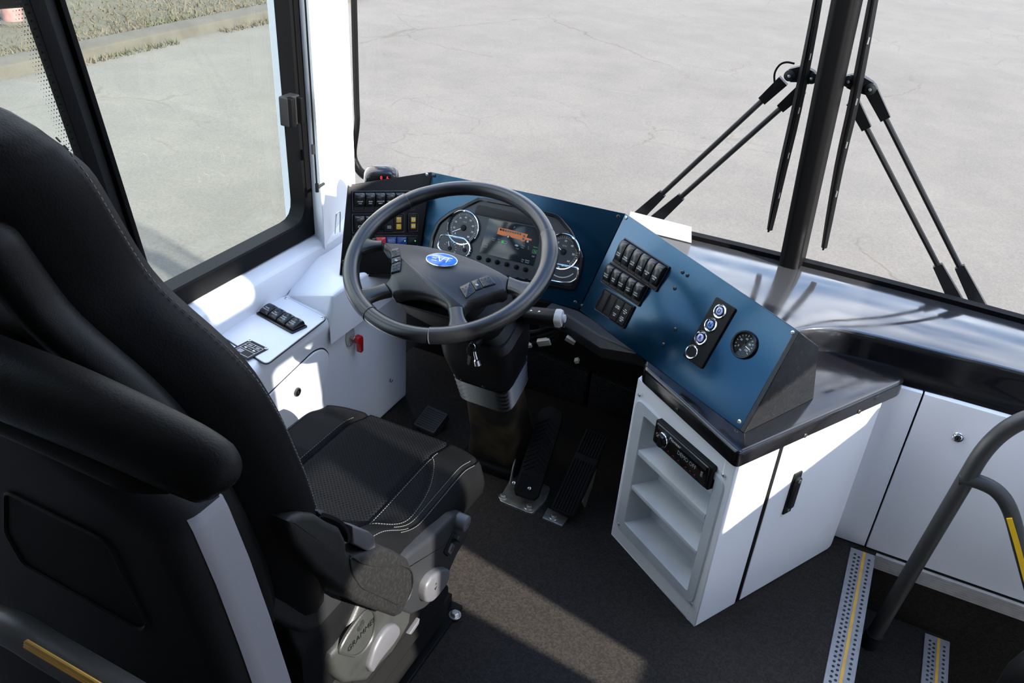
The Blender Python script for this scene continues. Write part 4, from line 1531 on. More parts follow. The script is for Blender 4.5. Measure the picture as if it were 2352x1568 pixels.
for k, x in enumerate((-0.20, -0.10, 0.0, 0.14, 0.22, 0.30)):
    b.prism(rrect(0.004, 0.0018, 0.0004, fw_ * x, -fh_ * 0.30), RD, RD + 0.0005, MATS['red_plastic'], Mr)
    b.prism(rrect(fw_ * 0.085, 0.0045, 0.001, fw_ * x, -fh_ * 0.41), RD, RD + 0.0012, PLASTIC, Mr, bev=0.0004)
b.prism(rrect(0.016, 0.006, 0.001, -fw_ * 0.2, fh_ * 0.2), RD, RD + 0.001, PLASTIC2, Mr)
b.prism(rrect(0.006, 0.012, 0.001, fw_ * 0.41, 0.0), RD, RD + 0.0012, SCREWM, Mr)
b.prism(rrect(0.012, 0.010, 0.003, -fw_ * 0.43, fh_ * 0.0), RD, RD + 0.0010, MATS['faded_pink_paint'], Mr)
b.prism(rrect(0.014, 0.007, 0.001, -fw_ * 0.41, fh_ * 0.34), RD, RD + 0.0010, PLASTIC2, Mr)
b.build('face', st)
b = MB()
Mk = Mr @ T(-fw_ * 0.32, fh_ * 0.02, RD)
b.lathe([(rh * 0.30, 0), (rh * 0.30, 0.004), (rh * 0.285, 0.0055)], 32, CHROME, Mk)
b.lathe([(rh * 0.285, 0.0055), (rh * 0.26, 0.013), (rh * 0.22, 0.0145), (0, 0.0135)], 32, GLOSS, Mk)
b.build('volume_knob', st)

# ================================================================== SIDE CONSOLE
KX = -1.165
CZ = 0.470
con = thing('side_console', 'white moulded side console left of the driver seat', 'console', (-1.2, 1.3, 0))
b = MB()
sec = [(-1.312, 0.0), (-1.312, CZ + 0.004), (-1.295, CZ), (-1.20, CZ), (-1.172, CZ - 0.002), (-1.158, CZ - 0.012), (-1.156, CZ - 0.030), (-1.165, CZ - 0.060), (KX, 0.30), (KX, 0.0)]
rows = []
for y in (-0.2, 1.50, 1.53, 1.885):
    rows.append([(x, y, z) for x, z in sec])
b.rings(rows, CONSOLE)
# raised block towards the dashboard
Pa = at(660, 680, 2, CZ)
Pb = at(756, 731, 2, CZ - 0.005)
dz = ray(765, 679)
sP = (Pb[:2] @ dz[:2]) / (dz[:2] @ dz[:2])
PbT = EYE + dz * sP
dq = ray(786, 662)
yq = 1.60
Q = EYE + dq * ((-1.150 - EYE[0]) / dq[0])
Wt = np.array((-1.308, Pa[1] + 0.02, CZ + 0.012))
Wt2 = np.array((-1.308, 1.66, max(Q[2], CZ + 0.03)))
V_ = [Pa, Pb, PbT, Q, Wt2, Wt, np.array((Q[0], 1.885, Q[2])), np.array((-1.308, 1.885, Q[2])),
      np.array((Pb[0] + 0.002, 1.885, CZ - 0.08)), np.array((Pb[0] + 0.002, Pb[1], CZ - 0.08)), np.array((-1.308, 1.885, CZ - 0.08))]
b.add(V_, [(0, 1, 2), (0, 2, 5), (5, 2, 3, 4), (3, 6, 7, 4), (1, 9, 8, 6, 3, 2), (6, 8, 10, 7)], CONSOLE)
b.build('body', con, bevel=0.010, sharp=50, segs=3)
FK = Fr((KX, 0, 0), (0, 1, 0), (0, 0, 1))
b = MB()       # lower access door
pxs = [(560, 955), (616, 907), (720, 807), (741, 800), (754, 813), (750, 853), (737, 915), (725, 985), (600, 1010)]
uv = [tuple(FK.uv(*q)) for q in pxs]
b.prism(fillet(uv, [0.0, 0.0, 0.02, 0.015, 0.015, 0.02, 0, 0, 0]), -0.002, 0.0045, CONSOLE, FK.M(), bev=0.002)
o_ = fillet(uv, [0.0, 0.0, 0.02, 0.015, 0.015, 0.02, 0, 0, 0])
b.ringplate(inset(o_, -0.004), inset(o_, -0.0005), -0.004, 0.0008, PLASTIC2, FK.M())
ad = b.build('access_door', con)
b = MB()
u, v = FK.uv(683, 900, 0.006)
Mlk = FK.M(u, v, 0.0045)
b.lathe([(0.0125, 0), (0.0125, 0.003), (0.0115, 0.0045), (0.0095, 0.0045), (0.009, 0.002)], 24, SCREWB, Mlk)
b.lathe([(0.009, 0.002), (0.0085, 0.005), (0.005, 0.006), (0.0, 0.0055)], 20, CHROME, Mlk)
b.box((-0.0012, -0.004, 0.005), (0.0012, 0.004, 0.0064), PRINTK, Mlk)
b.build('lock', ad)
FC = Fr((0, 0, CZ), (1, 0, 0), (0, 1, 0))
b = MB()       # switch plate on the console top
pl4 = [tuple(FC.uv(*q)) for q in ((652, 681), (750, 732), (612, 838), (505, 770))]
o4 = fillet(pl4, 0.014, 4)
b.prism(o4, 0.0, 0.0035, CONSOLE, FC.M(), bev=0.0015)
b.ringplate(inset(o4, -0.0022), inset(o4, -0.0003), -0.001, 0.0012, PLASTIC2, FC.M())
plate = b.build('switch_plate', con)
for q in ((657, 685), (740, 731)):
    u, v = FC.uv(*q, 0.0035)
    screw(plate, FC.M(u, v, 0.0035), 0.0048, SCREWM)
# plaque with vehicle icons
pq = [tuple(FC.uv(*q, 0.0036)) for q in ((574, 781), (618, 802), (578, 833), (530, 811))]
Fq = Fr(FC.P(*pq[0], 0.0036), FC.P(*pq[1]) - FC.P(*pq[0]), (0, 1, 0))
pw_, ph_ = 0.062, 0.062
plq = thing('control_plaque', 'small dark plaque with white vehicle icons on the console', 'plaque', Fq.P(pw_ / 2, -ph_ / 2))
b = MB()
b.prism(rrect(pw_, ph_, 0.003, pw_ / 2, -ph_ / 2), 0, 0.0022, PLASTIC2, Fq.M(), bev=0.0006)
b.build('plate', plq)
b = MB()
Mq = Fq.M()
x0, x1, y0, y1 = 0.008, 0.056, -0.010, -0.056
zq = 0.0026
for a, c in (((x0, y0), (x1, y0)), ((x1, y0), (x1, y1)), ((x0, y1), (x1, y1)), ((x0, y0), (x0, y1)), ((x0, -0.022), (x1, -0.022)), ((x0, -0.036), (x1, -0.036)), ((0.032, y0), (0.032, -0.022))):
    b.line(a, c, 0.0011, PRINT, Mq, z=zq)
for cx, cy, w_, h_ in ((0.020, -0.016, 0.012, 0.005), (0.044, -0.016, 0.011, 0.006)):
    b.prism(rrect(w_, h_, 0.0018, cx, cy), 0.0022, 0.0026, PRINTD, Mq)
for sx in (-1, 1):
    b.add([(0.032 + sx * 0.019, -0.029, zq), (0.032 + sx * 0.010, -0.0255, zq), (0.032 + sx * 0.010, -0.0325, zq)], [(0, 1, 2) if sx < 0 else (0, 2, 1)], PRINT, Mq)
b.text('MIRROR', 0.0032, PRINT, Mq @ T(0.032, -0.029, zq))
b.prism(rrect(0.016, 0.012, 0.001, 0.020, -0.046), 0.0022, 0.0027, PRINTD, Mq)
b.build('white_icons', plq)
for cx, cy in ((0.004, -0.004), (0.058, -0.004)):
    screw(plq, Fq.M(cx, cy, 0.0022), 0.0042, SCREWM)
FC2 = Fr((0, 0, CZ + 0.0036), (1, 0, 0), (0, 1, 0))
switch_bank('bank of four black rocker switches on the white side console', FC2, (624, 706), (707, 751), (600, 728),
            [('rocker', ('DRIVER', 'WINDOW')), ('rocker', ('PASS', 'WINDOW')), ('rocker', ('FRONT', 'HEATER')), ('rocker', ('FLOOR', 'HEATER'))], hs=1.25, low=0.004)
# red shut-off valve
u, v = FK.uv(803, 773)
vt = thing('shutoff_valve', 'red lever valve on a white oval plate on the console side', 'valve', FK.P(u, v))
Mv = FK.M(u, v, 0.0)
b = MB()
b.prism(ellipse(0.020, 0.030, 28), 0, 0.003, PAPER, Mv, bev=0.001)
b.build('oval_plate', vt)
for s_ in (-1, 1):
    screw(vt, Mv @ T(0.003 * s_, 0.0225 * s_, 0.003), 0.0042, SCREWM)
b = MB()
b.lathe([(0.005, 0.003), (0.005, 0.016), (0.004, 0.017)], 14, STEEL, Mv)
b.build('stem', vt)
b = MB()
lev = fillet([(-0.010, 0.012), (0.012, 0.012), (0.018, 0.002), (0.017, -0.040), (0.004, -0.042), (0.001, -0.012), (-0.010, -0.006)], 0.005)
b.prism(lev, 0.012, 0.026, RED, Mv @ T(0.010, -0.010, 0), bev=0.004)
b.build('red_lever', vt)
# small cable hook low on the console
b = MB()
u, v = FK.uv(896, 868)
b.tube([FK.P(u + 0.010 * math.cos(a), v + 0.010 * math.sin(a), 0.004 + 0.003 * math.sin(a * 0.5)) for a in np.linspace(2.6, 5.4, 12)], 0.0012, PRINTK, 6)
b.build('hook', con)
# wire clip and blind rod by the pillar
clp = at(766, 512, 0, -1.315)
b = MB()
pth = [clp + np.array(d) for d in ((0.004, 0.0, -0.030), (0.008, 0.002, 0.02), (0.008, 0.006, 0.028), (0.008, 0.018, 0.028), (0.008, 0.020, 0.018), (0.008, 0.016, -0.03))]
b.tube(smooth_path(pth, 5), 0.0016, SCREWM, 6)
tag(b.build('wire_clip'), 'bent wire clip at the foot of the white corner pillar', 'clip')
rd = thing('blind_rod', 'thin black vertical rod on brackets in front of the white corner pillar', 'rod', at(738, 432, 0, -1.300))
rt_, rb_ = at(702, 20, 0, -1.300), at(728, 432, 0, -1.300)
b = MB()
b.tube([rt_ + (rt_ - rb_) * 0.6, rb_], 0.0022, SEAL, 8)
b.build('rod', rd)
b = MB()
mid = at(719, 343, 0, -1.300)
b.tube([mid + np.array((0, 0, 0.012)), mid + np.array((0, 0, -0.012))], 0.0042, PLASTIC2, 10)
b.build('coupling', rd)
b = MB()
b.tube([rb_ + np.array((0, 0, 0.012)), rb_ + np.array((0, 0, -0.010))], 0.0045, PLASTIC, 10)
b.tube([rb_ + np.array((0, 0, 0.0)), rb_ + np.array((0.001, 0.028, 0.004))], 0.004, PLASTIC2, 8)
b.build('bracket', rd)

# ================================================================== STEERING WHEEL
WC = np.array((-0.80699, 1.47466, 0.73908))
tl = 0.40599
ay = -0.0165
WN = np.array((math.sin(ay) * math.sin(tl), -math.cos(ay) * math.sin(tl), math.cos(tl)))
wu = np.array((1.0, 0, 0)) - WN * WN[0]
SWF = Fr(WC, wu, np.cross(WN, wu))
sw = thing('steering_wheel', 'black leather steering wheel with oval blue emblem in front of the driver seat', 'steering wheel', WC)
RO, RT = 0.216, 0.0165


def zpx(x, y, dn=0.0):      # pixel of the enlarged view (750..1350, 360..860)
    return tuple(SWF.uv(750 + x / 3.1367, 360 + y / 3.1367, dn))


def ang(p):
    return math.degrees(math.atan2(p[1], p[0]))


# rim: leather segments separated by thin joints
joints = sorted([ang(zpx(565, 300)), ang(zpx(1610, 560)), ang(zpx(745, 1300)), ang(zpx(290, 1145))])
for k in range(4):
    a0, a1 = joints[k], joints[(k + 1) % 4] + (360 if k == 3 else 0)
    n = max(8, int((a1 - a0) / 3))
    pts, rr = [], []
    amid = (a0 + a1) / 2 % 360
    thick = 1.10 if (120 < amid < 215 or amid > 330 or amid < 45) else 1.0
    for i in range(n + 1):
        a = math.radians(a0 + 0.25 + (a1 - a0 - 0.5) * i / n)
        f_ = thick
        if i == 0 or i == n:
            f_ = thick * 0.985
        pts.append(SWF.P(RO * math.cos(a), RO * math.sin(a)))
        # swelling of the thumb grips
        d_ = (math.degrees(a) % 360)
        sw_ = 0.10 * math.exp(-((d_ - 22) / 8) ** 2) + 0.10 * math.exp(-((d_ - 140) / 8) ** 2)
        rr.append(RT * f_ * (1 + sw_))
    b = MB()
    b.tube(pts, rr, WHEELL, 20, section=None, upv=WN)
    b.build('rim_cover', sw)
b = MB()
for a in joints:
    a = math.radians(a)
    M = axis_M(SWF.P(RO * math.cos(a), RO * math.sin(a)), SWF.u * -math.sin(a) + SWF.v * math.cos(a), WN)
    b.lathe([(RT * 1.08, -0.0008), (RT * 1.08, 0.0008)], 24, STITCH, M)
b.build('joint_ring', sw)
# hub pad: domed and bevelled
hub_px = [(400, 606), (520, 615), (640, 626), (740, 640), (850, 664), (950, 690), (1060, 730), (1150, 770), (1240, 815), (1320, 862), (1308, 912), (1300, 960), (1200, 985), (1100, 1022), (1030, 1045), (1002, 1062), (990, 1088), (930, 1090), (872, 1100), (868, 1068), (850, 1040), (780, 1002), (700, 978), (620, 966), (540, 968), (470, 990), (455, 968), (440, 950), (410, 912), (440, 885), (455, 855), (462, 800), (462, 750), (456, 705), (440, 668), (400, 655)]
HZ = 0.004
hub = [zpx(*p, HZ) for p in hub_px]
hub = fillet(hub, 0.006, 2)
if area2(hub) < 0:
    hub = hub[::-1]
b = MB()
rings = [[(x, y, -0.045) for x, y in inset(hub, 0.016)], [(x, y, -0.030) for x, y in inset(hub, 0.004)], [(x, y, -0.008) for x, y in hub], [(x, y, 0.000) for x, y in inset(hub, 0.0015)], [(x, y, 0.004) for x, y in inset(hub, 0.006)]]
b.rings(rings, HUBPL, SWF.M(), cap0=True, cap1=True)
hubo = b.build('hub_pad', sw, sharp=50)


def spoke(pts_hub, pts_rim, z0=-0.006, z1=-0.004, th=0.024):
    """four-corner spoke from hub edge to rim, blended into the rim"""
    h0, h1 = (np.array(zpx(*p)) for p in pts_hub)
    r0, r1 = (np.array(zpx(*p)) for p in pts_rim)
    rows = []
    K = 8
    for k in range(K + 1):
        t = k / K
        e = t * t * t
        m0 = h0 * (1 - t) + h1 * 0 + (r0 * 0.62 + r1 * 0.38) * t
        m1 = h1 * (1 - t) + (r1 * 0.62 + r0 * 0.38) * t
        p0 = m0 * (1 - e) + r0 * e
        p1 = m1 * (1 - e) + r1 * e
        c, d = (p0 + p1) / 2, (p1 - p0) / 2
        zc = z0 * (1 - t) + z1 * t
        hth = th / 2 * (1 - 0.15 * t)
        rows.append([(*(c + d * math.copysign(abs(math.cos(a)) ** 0.55, math.cos(a))), zc + hth * math.copysign(abs(math.sin(a)) ** 0.7, math.sin(a)) + 0.004 * t) for a in np.linspace(0, 2 * math.pi, 21)[:-1]])
    bb = MB()
    bb.rings(rows, WHEELL, SWF.M())
    return bb.build('spoke', sw, sharp=60)


spoke([(400, 606), (400, 655)], [(300, 520), (172, 775)])
spoke([(412, 912), (466, 985)], [(180, 930), (290, 1110)])
spoke([(872, 1098), (988, 1088)], [(790, 1290), (1130, 1235)])
spoke([(1320, 862), (1302, 962)], [(1560, 870), (1420, 1110)])


def pad_cluster(quads, name, marks):
    bb = MB()
    for q in quads:
        p = [zpx(*c, 0.006) for c in q]
        bb.prism(fillet(p, 0.0025, 3), -0.004, 0.0075, ROCKER, SWF.M(), bev=0.002)
    for q, kind in marks:
        p = [np.array(zpx(*c, 0.008)) for c in q]
        if kind == 'dots':
            for i in range(3):
                for j in range(3):
                    s_, t_ = 0.2 + 0.3 * i, 0.2 + 0.3 * j
                    X = (p[0] * (1 - s_) + p[1] * s_) * (1 - t_) + (p[3] * (1 - s_) + p[2] * s_) * t_
                    bb.lathe([(0.0016, 0), (0.0012, 0.0008), (0, 0.0011)], 8, SCREWB, SWF.M(X[0], X[1], 0.0073))
        else:
            X = sum(p) / 4
            bb.add([(0.004 * math.cos(a), 0.0025 * math.sin(a), 0.0004) for a in np.linspace(0, 6.28, 9)[:-1]], [tuple(range(8))], PRINTD, SWF.M(X[0], X[1], 0.0075))
    return bb.build(name, sw)


qa = [(462, 668), (524, 655), (534, 715), (468, 733)]
qb = [(468, 735), (534, 717), (537, 750), (468, 775)]
qc = [(468, 777), (537, 752), (530, 822), (462, 840)]
pad_cluster([qa, qb, qc], 'button_pod', [(qa, 'dots'), (qb, 'horn'), (qc, 'dots')])
qa = [(955, 940), (1035, 900), (1075, 965), (1005, 1020)]
qb = [(1037, 899), (1090, 878), (1128, 942), (1077, 964)]
qc = [(1092, 877), (1170, 850), (1220, 915), (1130, 942)]
pad_cluster([qa, qb, qc], 'button_pod', [(qa, 'dots'), (qb, 'horn'), (qc, 'dots')])
# emblem
ec = np.array(zpx(830, 745, 0.006))
ex = np.array(zpx(938, 755, 0.006)) - ec
ea = math.atan2(ex[1], ex[0])
Me = SWF.M(ec[0], ec[1], 0.004, ea * 0.6)
b = MB()
b.prism(ellipse(0.0365, 0.0190, 44), 0, 0.0040, CHROME, Me, bev=0.0015)
b.prism(ellipse(0.0345, 0.0170, 44), 0.0035, 0.0052, EMBLEM, Me, bev=0.001)
ze = 0.0056
for k in range(3):
    b.line((-0.0225 + k * 0.0008, 0.0062 - k * 0.0062), (-0.0105 + k * 0.0008, 0.0062 - k * 0.0062), 0.0021, PRINT, Me, z=ze) if k != 1 else b.line((-0.0215, 0.0), (-0.0115, 0.0), 0.0021, PRINT, Me, z=ze)
for a, c in (((-0.0085, 0.0072), (-0.0015, -0.0070)), ((-0.0015, -0.0070), (0.0070, 0.0072)), ((0.0060, 0.0064), (0.0235, 0.0064)), ((0.0148, 0.0064), (0.0128, -0.0070))):
    b.line(a, c, 0.0023, PRINT, Me, z=ze)
b.build('oval_emblem', sw)

# ================================================================== STEERING COLUMN
sc_ = thing('steering_column', 'black steering column with ribbed boot rising from the floor', 'steering column', (-0.82, 1.80, 0))
AX = -WN


def cm(d):
    return axis_M(WC + AX * d, WN, (1, 0, 0))


def rsec(w, h, r, cx=0, cy=0):
    return rrect(w, h, r, cx, cy, 4)


def colring(d, w, h, r, cx=0.0, cy=0.0):
    M = np.array(cm(d))
    cx += float(np.interp(d, (0.12, 0.21, 0.37, 0.66), (0.0, 0.050, 0.042, 0.030)))
    return [tuple(M[:3, :3] @ np.array((x, y, 0)) + M[:3, 3]) for x, y in rsec(w, h, r, cx, cy)]


b = MB()
b.rings([colring(0.045, 0.10, 0.10, 0.04), colring(0.075, 0.13, 0.12, 0.05), colring(0.10, 0.14, 0.125, 0.05), colring(0.13, 0.14, 0.13, 0.05)], PLASTIC)
b.build('hub_shroud', sc_)
b = MB()
b.rings([colring(0.125, 0.235, 0.13, 0.045, -0.03, -0.0), colring(0.13, 0.245, 0.14, 0.05, -0.03), colring(0.155, 0.25, 0.145, 0.05, -0.03), colring(0.185, 0.20, 0.13, 0.05, -0.025), colring(0.20, 0.165, 0.12, 0.04)], PLASTIC)
b.build('upper_cover', sc_)
b = MB()
b.rings([colring(0.20, 0.172, 0.135, 0.035), colring(0.212, 0.186, 0.15, 0.035), colring(0.28, 0.178, 0.153, 0.03), colring(0.355, 0.160, 0.142, 0.03), colring(0.372, 0.152, 0.134, 0.03), colring(0.378, 0.13, 0.11, 0.03)], PLASTIC)
lc = b.build('lower_cover', sc_)
for q in ((1060, 872), (1110, 888)):
    X = onpl(*q, WC + AX * 0.34 - np.array(SWF.v) * 0.0725, -np.array(SWF.v))
    screw(lc, axis_M(X, -np.array(SWF.v)), 0.004, SCREWB)
b = MB()
rr = []
for k in range(11):
    d = 0.374 + k * 0.0090
    w = (0.160 if k % 2 == 0 else 0.132) - k * 0.0006
    rr.append(colring(d, w, w * 0.88, 0.035))
b.rings(rr, ROCKER)
b.build('bellows', sc_, sharp=20)
b = MB()
rr = [colring(0.462, 0.128, 0.118, 0.035), colring(0.56, 0.132, 0.122, 0.03), colring(0.66, 0.138, 0.13, 0.03)]
base = [(x - 0.785, y + 1.785, 0.03) for x, y in rsec(0.150, 0.17, 0.03)]
rr.append(base)
b.rings(rr, BOOT)
b.build('column_boot', sc_)
b = MB()
b.prism(fillet([(-0.09, -0.105), (0.085, -0.105), (0.095, 0.09), (-0.09, 0.10)], 0.03), 0.0, 0.03, RUBBER, T(-0.785, 1.785, 0.0), bev=0.012)
fl = b.build('base_flange', sc_)
for dx, dy in ((0.060, -0.085), (0.078, -0.04), (0.084, 0.02)):
    screw(fl, T(-0.785 + dx, 1.785 + dy, 0.022), 0.005, SCREWM)
# stalk on the right of the column
s0 = np.array((-0.735, 1.58, 0.575))
s2 = onpl(1292, 731, np.array((0, 1.60, 0)), np.array((0, 1.0, 0)))
d_ = (s2 - s0) / np.linalg.norm(s2 - s0)
L_ = float(np.linalg.norm(s2 - s0))
Ms = axis_M(s0, d_, WN)
stk = thing('column_stalk', 'black multifunction stalk with pale end button right of the steering column', 'stalk', s0)
b = MB()
b.lathe([(0.018 if k % 2 else 0.0145, k * 0.0055) for k in range(10)], 20, RUBBER, Ms)
b.build('gaiter', stk)
b = MB()
hs = fillet([(-0.015, -0.017), (0.010, -0.019), (0.017, -0.008), (0.017, 0.008), (0.010, 0.019), (-0.015, 0.017)], 0.005)
b.rings([[(x * 0.75, y * 0.75, 0.048) for x, y in hs], [(x * 0.78, y * 0.78, 0.068) for x, y in hs], [(x, y, 0.073) for x, y in hs], [(x * 1.02, y * 1.02, L_ - 0.016) for x, y in hs]], PLASTIC, Ms)
for (zz, s_) in ((0.086, 0.0022), (0.105, 0.0025)):
    b.add([(0.0175, -s_, zz), (0.0175, s_, zz - 0.003), (0.0175, s_ * 0.3, zz + 0.004)], [(0, 1, 2)], PRINT, Ms)
b.build('handle', stk)
b = MB()
b.rings([[(x * 1.02, y * 1.02, L_ - 0.016) for x, y in hs], [(x * 1.05, y * 1.05, L_ - 0.006) for x, y in hs], [(x * 0.9, y * 0.9, L_) for x, y in hs]], PAPER, Ms)
b.lathe([(0.0115, L_ - 0.001), (0.0115, L_ + 0.001), (0.0100, L_ + 0.0012), (0.0095, L_ + 0.006), (0.0085, L_ + 0.007), (0.0, L_ + 0.0072)], 24, PAPER, Ms)
b.build('end_button', stk)
# ignition key
kp = onpl(1090, 788, WC + AX * 0.20 - np.array(SWF.v) * 0.078, -np.array(SWF.v))
ky = thing('ignition_key', 'black headed key and metal tag hanging from the ignition under the wheel', 'key', kp)
Mk = frame_M(kp + np.array((0, -0.012, 0)), (1, 0, 0), (0.15, -0.1, 1))
b = MB()
b.tube([kp + np.array((0.004, 0.012, 0.004)), kp + np.array((0.002, -0.008, 0.0))], 0.010, PLASTIC, 14)
b.tube([kp + np.array((0, -0.012, 0)) + np.array((0.008 * math.cos(a), 0, 0.008 * math.sin(a) - 0.002)) for a in np.linspace(0, 6.28, 17)[:-1]], 0.0011, CHROME, 6, closed=True)
b.build('key_ring', ky)
b = MB()
b.prism(fillet([(-0.013, -0.004), (0.007, -0.004), (0.009, -0.022), (-0.002, -0.032), (-0.012, -0.026)], 0.005), -0.003, 0.003, PLASTIC, Mk, bev=0.0015)
b.build('key_head', ky)
b = MB()
b.prism([(-0.010, -0.028), (-0.003, -0.030), (-0.006, -0.050), (-0.008, -0.058), (-0.012, -0.056), (-0.0125, -0.050), (-0.011, -0.047), (-0.0125, -0.043), (-0.011, -0.040)], -0.001, 0.001, SCREWM, Mk)
b.build('key_blade', ky)
b = MB()
b.tube([kp + np.array((0.008, -0.013, -0.012)), kp + np.array((0.014, -0.014, -0.030)), kp + np.array((0.015, -0.014, -0.032)), kp + np.array((0.019, -0.014, -0.044))], [0.0035, 0.0045, 0.0075, 0.008], CHROME, 14)
b.build('metal_tag', ky)
# cables under the dash
wh = thing('wiring_harness', 'bundle of black cables with pale connectors hanging under the dashboard ledge', 'cables', (-0.62, 1.72, 0.42))
for pts, r, mm in (([(1170, 762), (1230, 762), (1270, 750), (1330, 775)], 0.006, RUBBER), ([(1165, 770), (1215, 775), (1262, 763), (1300, 752)], 0.005, PLASTIC), ([(1180, 792), (1225, 788), (1265, 775), (1295, 750)], 0.006, RUBBER), ([(1190, 802), (1230, 800), (1272, 780), (1285, 752)], 0.0055, PLASTIC), ([(1195, 790), (1205, 797), (1216, 792)], 0.0025, RED), ([(1283, 762), (1310, 775), (1345, 790)], 0.003, RUBBER)):
    b = MB()
    b.tube(smooth_path([at(*q, 1, 1.74) for q in pts], 6), r, mm, 8)
    b.build('cable', wh)
for q, w_, h_, a in (((1250, 785), 0.035, 0.018, 0.4), ((1311, 780), 0.026, 0.014, -0.35), ((1325, 828), 0.011, 0.010, 0.5), ((1217, 792), 0.012, 0.010, 0.3)):
    b = MB()
    c = at(*q, 1, 1.735)
    b.prism(rrect(w_, h_, 0.002), -0.006, 0.006, CONN, frame_M(c, (math.cos(a), 0.1, math.sin(a)), (0, -0.3, 1)), bev=0.001)
    b.build('connector', wh)

# ================================================================== PEDALS
def pedal_frame(pb, pt, zb, zt):
    B0 = at(*pb, 2, zb)
    T0 = at(*pt, 2, zt)
    return B0, T0


bp0, bp1 = pedal_frame((1205, 1142), (1257, 930), 0.035, 0.20)
bpd = thing('brake_pedal', 'black brake pedal with chevron tread on a steel foot plate', 'pedal', (bp0[0], bp0[1], 0))
vv = bp1 - bp0
L_ = float(np.linalg.norm(vv))
xa = at(1235, 1138, 2, 0.035) - at(1175, 1120, 2, 0.035)
xa[2] = 0
BF = Fr(bp0, xa, vv)
W2 = 0.034
b = MB()
outl = [(-W2, 0.0), (W2, 0.0)] + [(W2 * math.cos(a) * (1 if 1 else 1), L_ - 0.034 + 0.034 * math.sin(a)) for a in np.linspace(0, math.pi, 11)]
outl = [(-W2, 0.012), (-W2 * 0.75, 0.0), (W2 * 0.75, 0.0), (W2, 0.012)] + outl[2:]
b.prism(outl, -0.012, 0.004, RUBBER, BF.M(), bev=0.002)
b.build('tread', bpd)
b = MB()
for k in range(12):
    y0 = 0.085 + k * 0.0135
    if y0 + 0.02 > L_ - 0.008:
        break
    for s_ in (-1, 1):
        xo = W2 - 0.004
        drop = 0.024
        if y0 - drop < 0.07:
            drop = max(0.004, y0 - 0.068)
            xo = (W2 - 0.004) * drop / 0.024
        pts = [(0, y0), (0, y0 + 0.006), (s_ * xo, y0 + 0.006 - drop), (s_ * xo, y0 - drop)]
        b.prism(pts, 0.003, 0.0075, RUBBER, BF.M(), bev=0.001)
b.build('chevron_ribs', bpd, kind='stuff')
b = MB()
for k in range(9):
    b.prism(rrect(0.0022, 0.05, 0.0005, -0.026 + k * 0.0065, 0.036), 0.003, 0.0055, RUBBER, BF.M())
b.build('lower_ribs', bpd, kind='stuff')
for q in ((1180, 1108), (1216, 1121)):
    u, v = BF.uv(*q, 0.006)
    screw(bpd, BF.M(u, v, 0.0055), 0.0048, SCREWM)
ft = [at(*q, 2, 0.006)[:2] for q in ((1145, 1148), (1222, 1180), (1252, 1150), (1265, 1118), (1190, 1085), (1172, 1100))]
b = MB()
b.prism(fillet([tuple(q) for q in ft], 0.012), 0.0, 0.006, STEEL, bev=0.0015)
fp = b.build('foot_plate', bpd)
for q in ((1155, 1141), (1215, 1165)):
    X = at(*q, 2, 0.006)
    screw(fp, T(*X), 0.007, STEEL, name='bolt', hexhead=True)
for q, dz_ in (((1237, 1130), 0.055), ((1172, 1110), 0.05)):
    X = at(*q, 2, 0.004)
    b = MB()
    Mb = frame_M(X, vv * np.array((1, 1, 0)), (0, 0, 1))
    b.prism(fillet([(-0.010, 0.0), (0.035, 0.0), (0.050, dz_ * 0.9), (0.040, dz_ * 1.15), (0.022, dz_)], 0.006), -0.002, 0.002, STEEL, Mb)
    b.build('side_bracket', bpd, bevel=0.001)
ap0, ap1 = pedal_frame((1291, 1178), (1347, 985), 0.035, 0.165)
apd = thing('accelerator_pedal', 'long black accelerator pedal with lengthwise ribs beside the brake', 'pedal', (ap0[0], ap0[1], 0))
vv = ap1 - ap0
L2 = float(np.linalg.norm(vv))
xa = at(1318, 1188, 2, 0.035) - at(1258, 1164, 2, 0.035)
xa[2] = 0
AF = Fr(ap0, xa, vv)
b = MB()
b.prism(rrect(0.066, L2, 0.006, 0, L2 / 2), -0.012, 0.002, RUBBER, AF.M(), bev=0.002)
b.build('tread', apd)
for (y0, y1) in ((0.006, L2 * 0.62), (L2 * 0.70, L2 - 0.006)):
    for k in range(8):
        b = MB()
        b.prism(rrect(0.0045, y1 - y0, 0.0015, -0.028 + k * 0.008, (y0 + y1) / 2), 0.001, 0.0060, RUBBER, AF.M(), bev=0.001)
        b.build('rib', apd)
b = MB()
fq = [at(*q, 2, 0.005)[:2] for q in ((1246, 1188), (1291, 1207), (1304, 1188), (1258, 1165))]
b.prism([tuple(q) for q in fq], 0.0, 0.005, STEEL, bev=0.001)
fp = b.build('foot_plate', apd)
X = at(1272, 1188, 2, 0.005)
screw(fp, T(*X), 0.007, STEEL, name='bolt', hexhead=True)
b = MB()
Mb = AF.M(0.045, 0, -0.02)
sb = Fr(AF.P(0.040, 0.0, -0.010), vv, AF.n)
b.prism(fillet([(0.05, -0.055), (0.13, -0.075), (0.20, -0.05), (0.205, -0.012), (0.05, 0.0)], 0.008), -0.0015, 0.0015, STEEL, sb.M())
b.build('side_bracket', apd, bevel=0.001)
p = at(990, 962, 2, 0.03)
fr_ = thing('foot_rest', 'small ribbed charcoal foot rest pad on the floor left of the column', 'foot rest', (p[0], p[1], 0))
b = MB()
Mf = frame_M((p[0], p[1], 0.028), (1, -0.1, 0), (0.05, 0.9, 0.35))
b.prism(rrect(0.075, 0.078, 0.006), -0.022, 0.004, SEATGREY, Mf, bev=0.003)
b.build('pad', fr_)
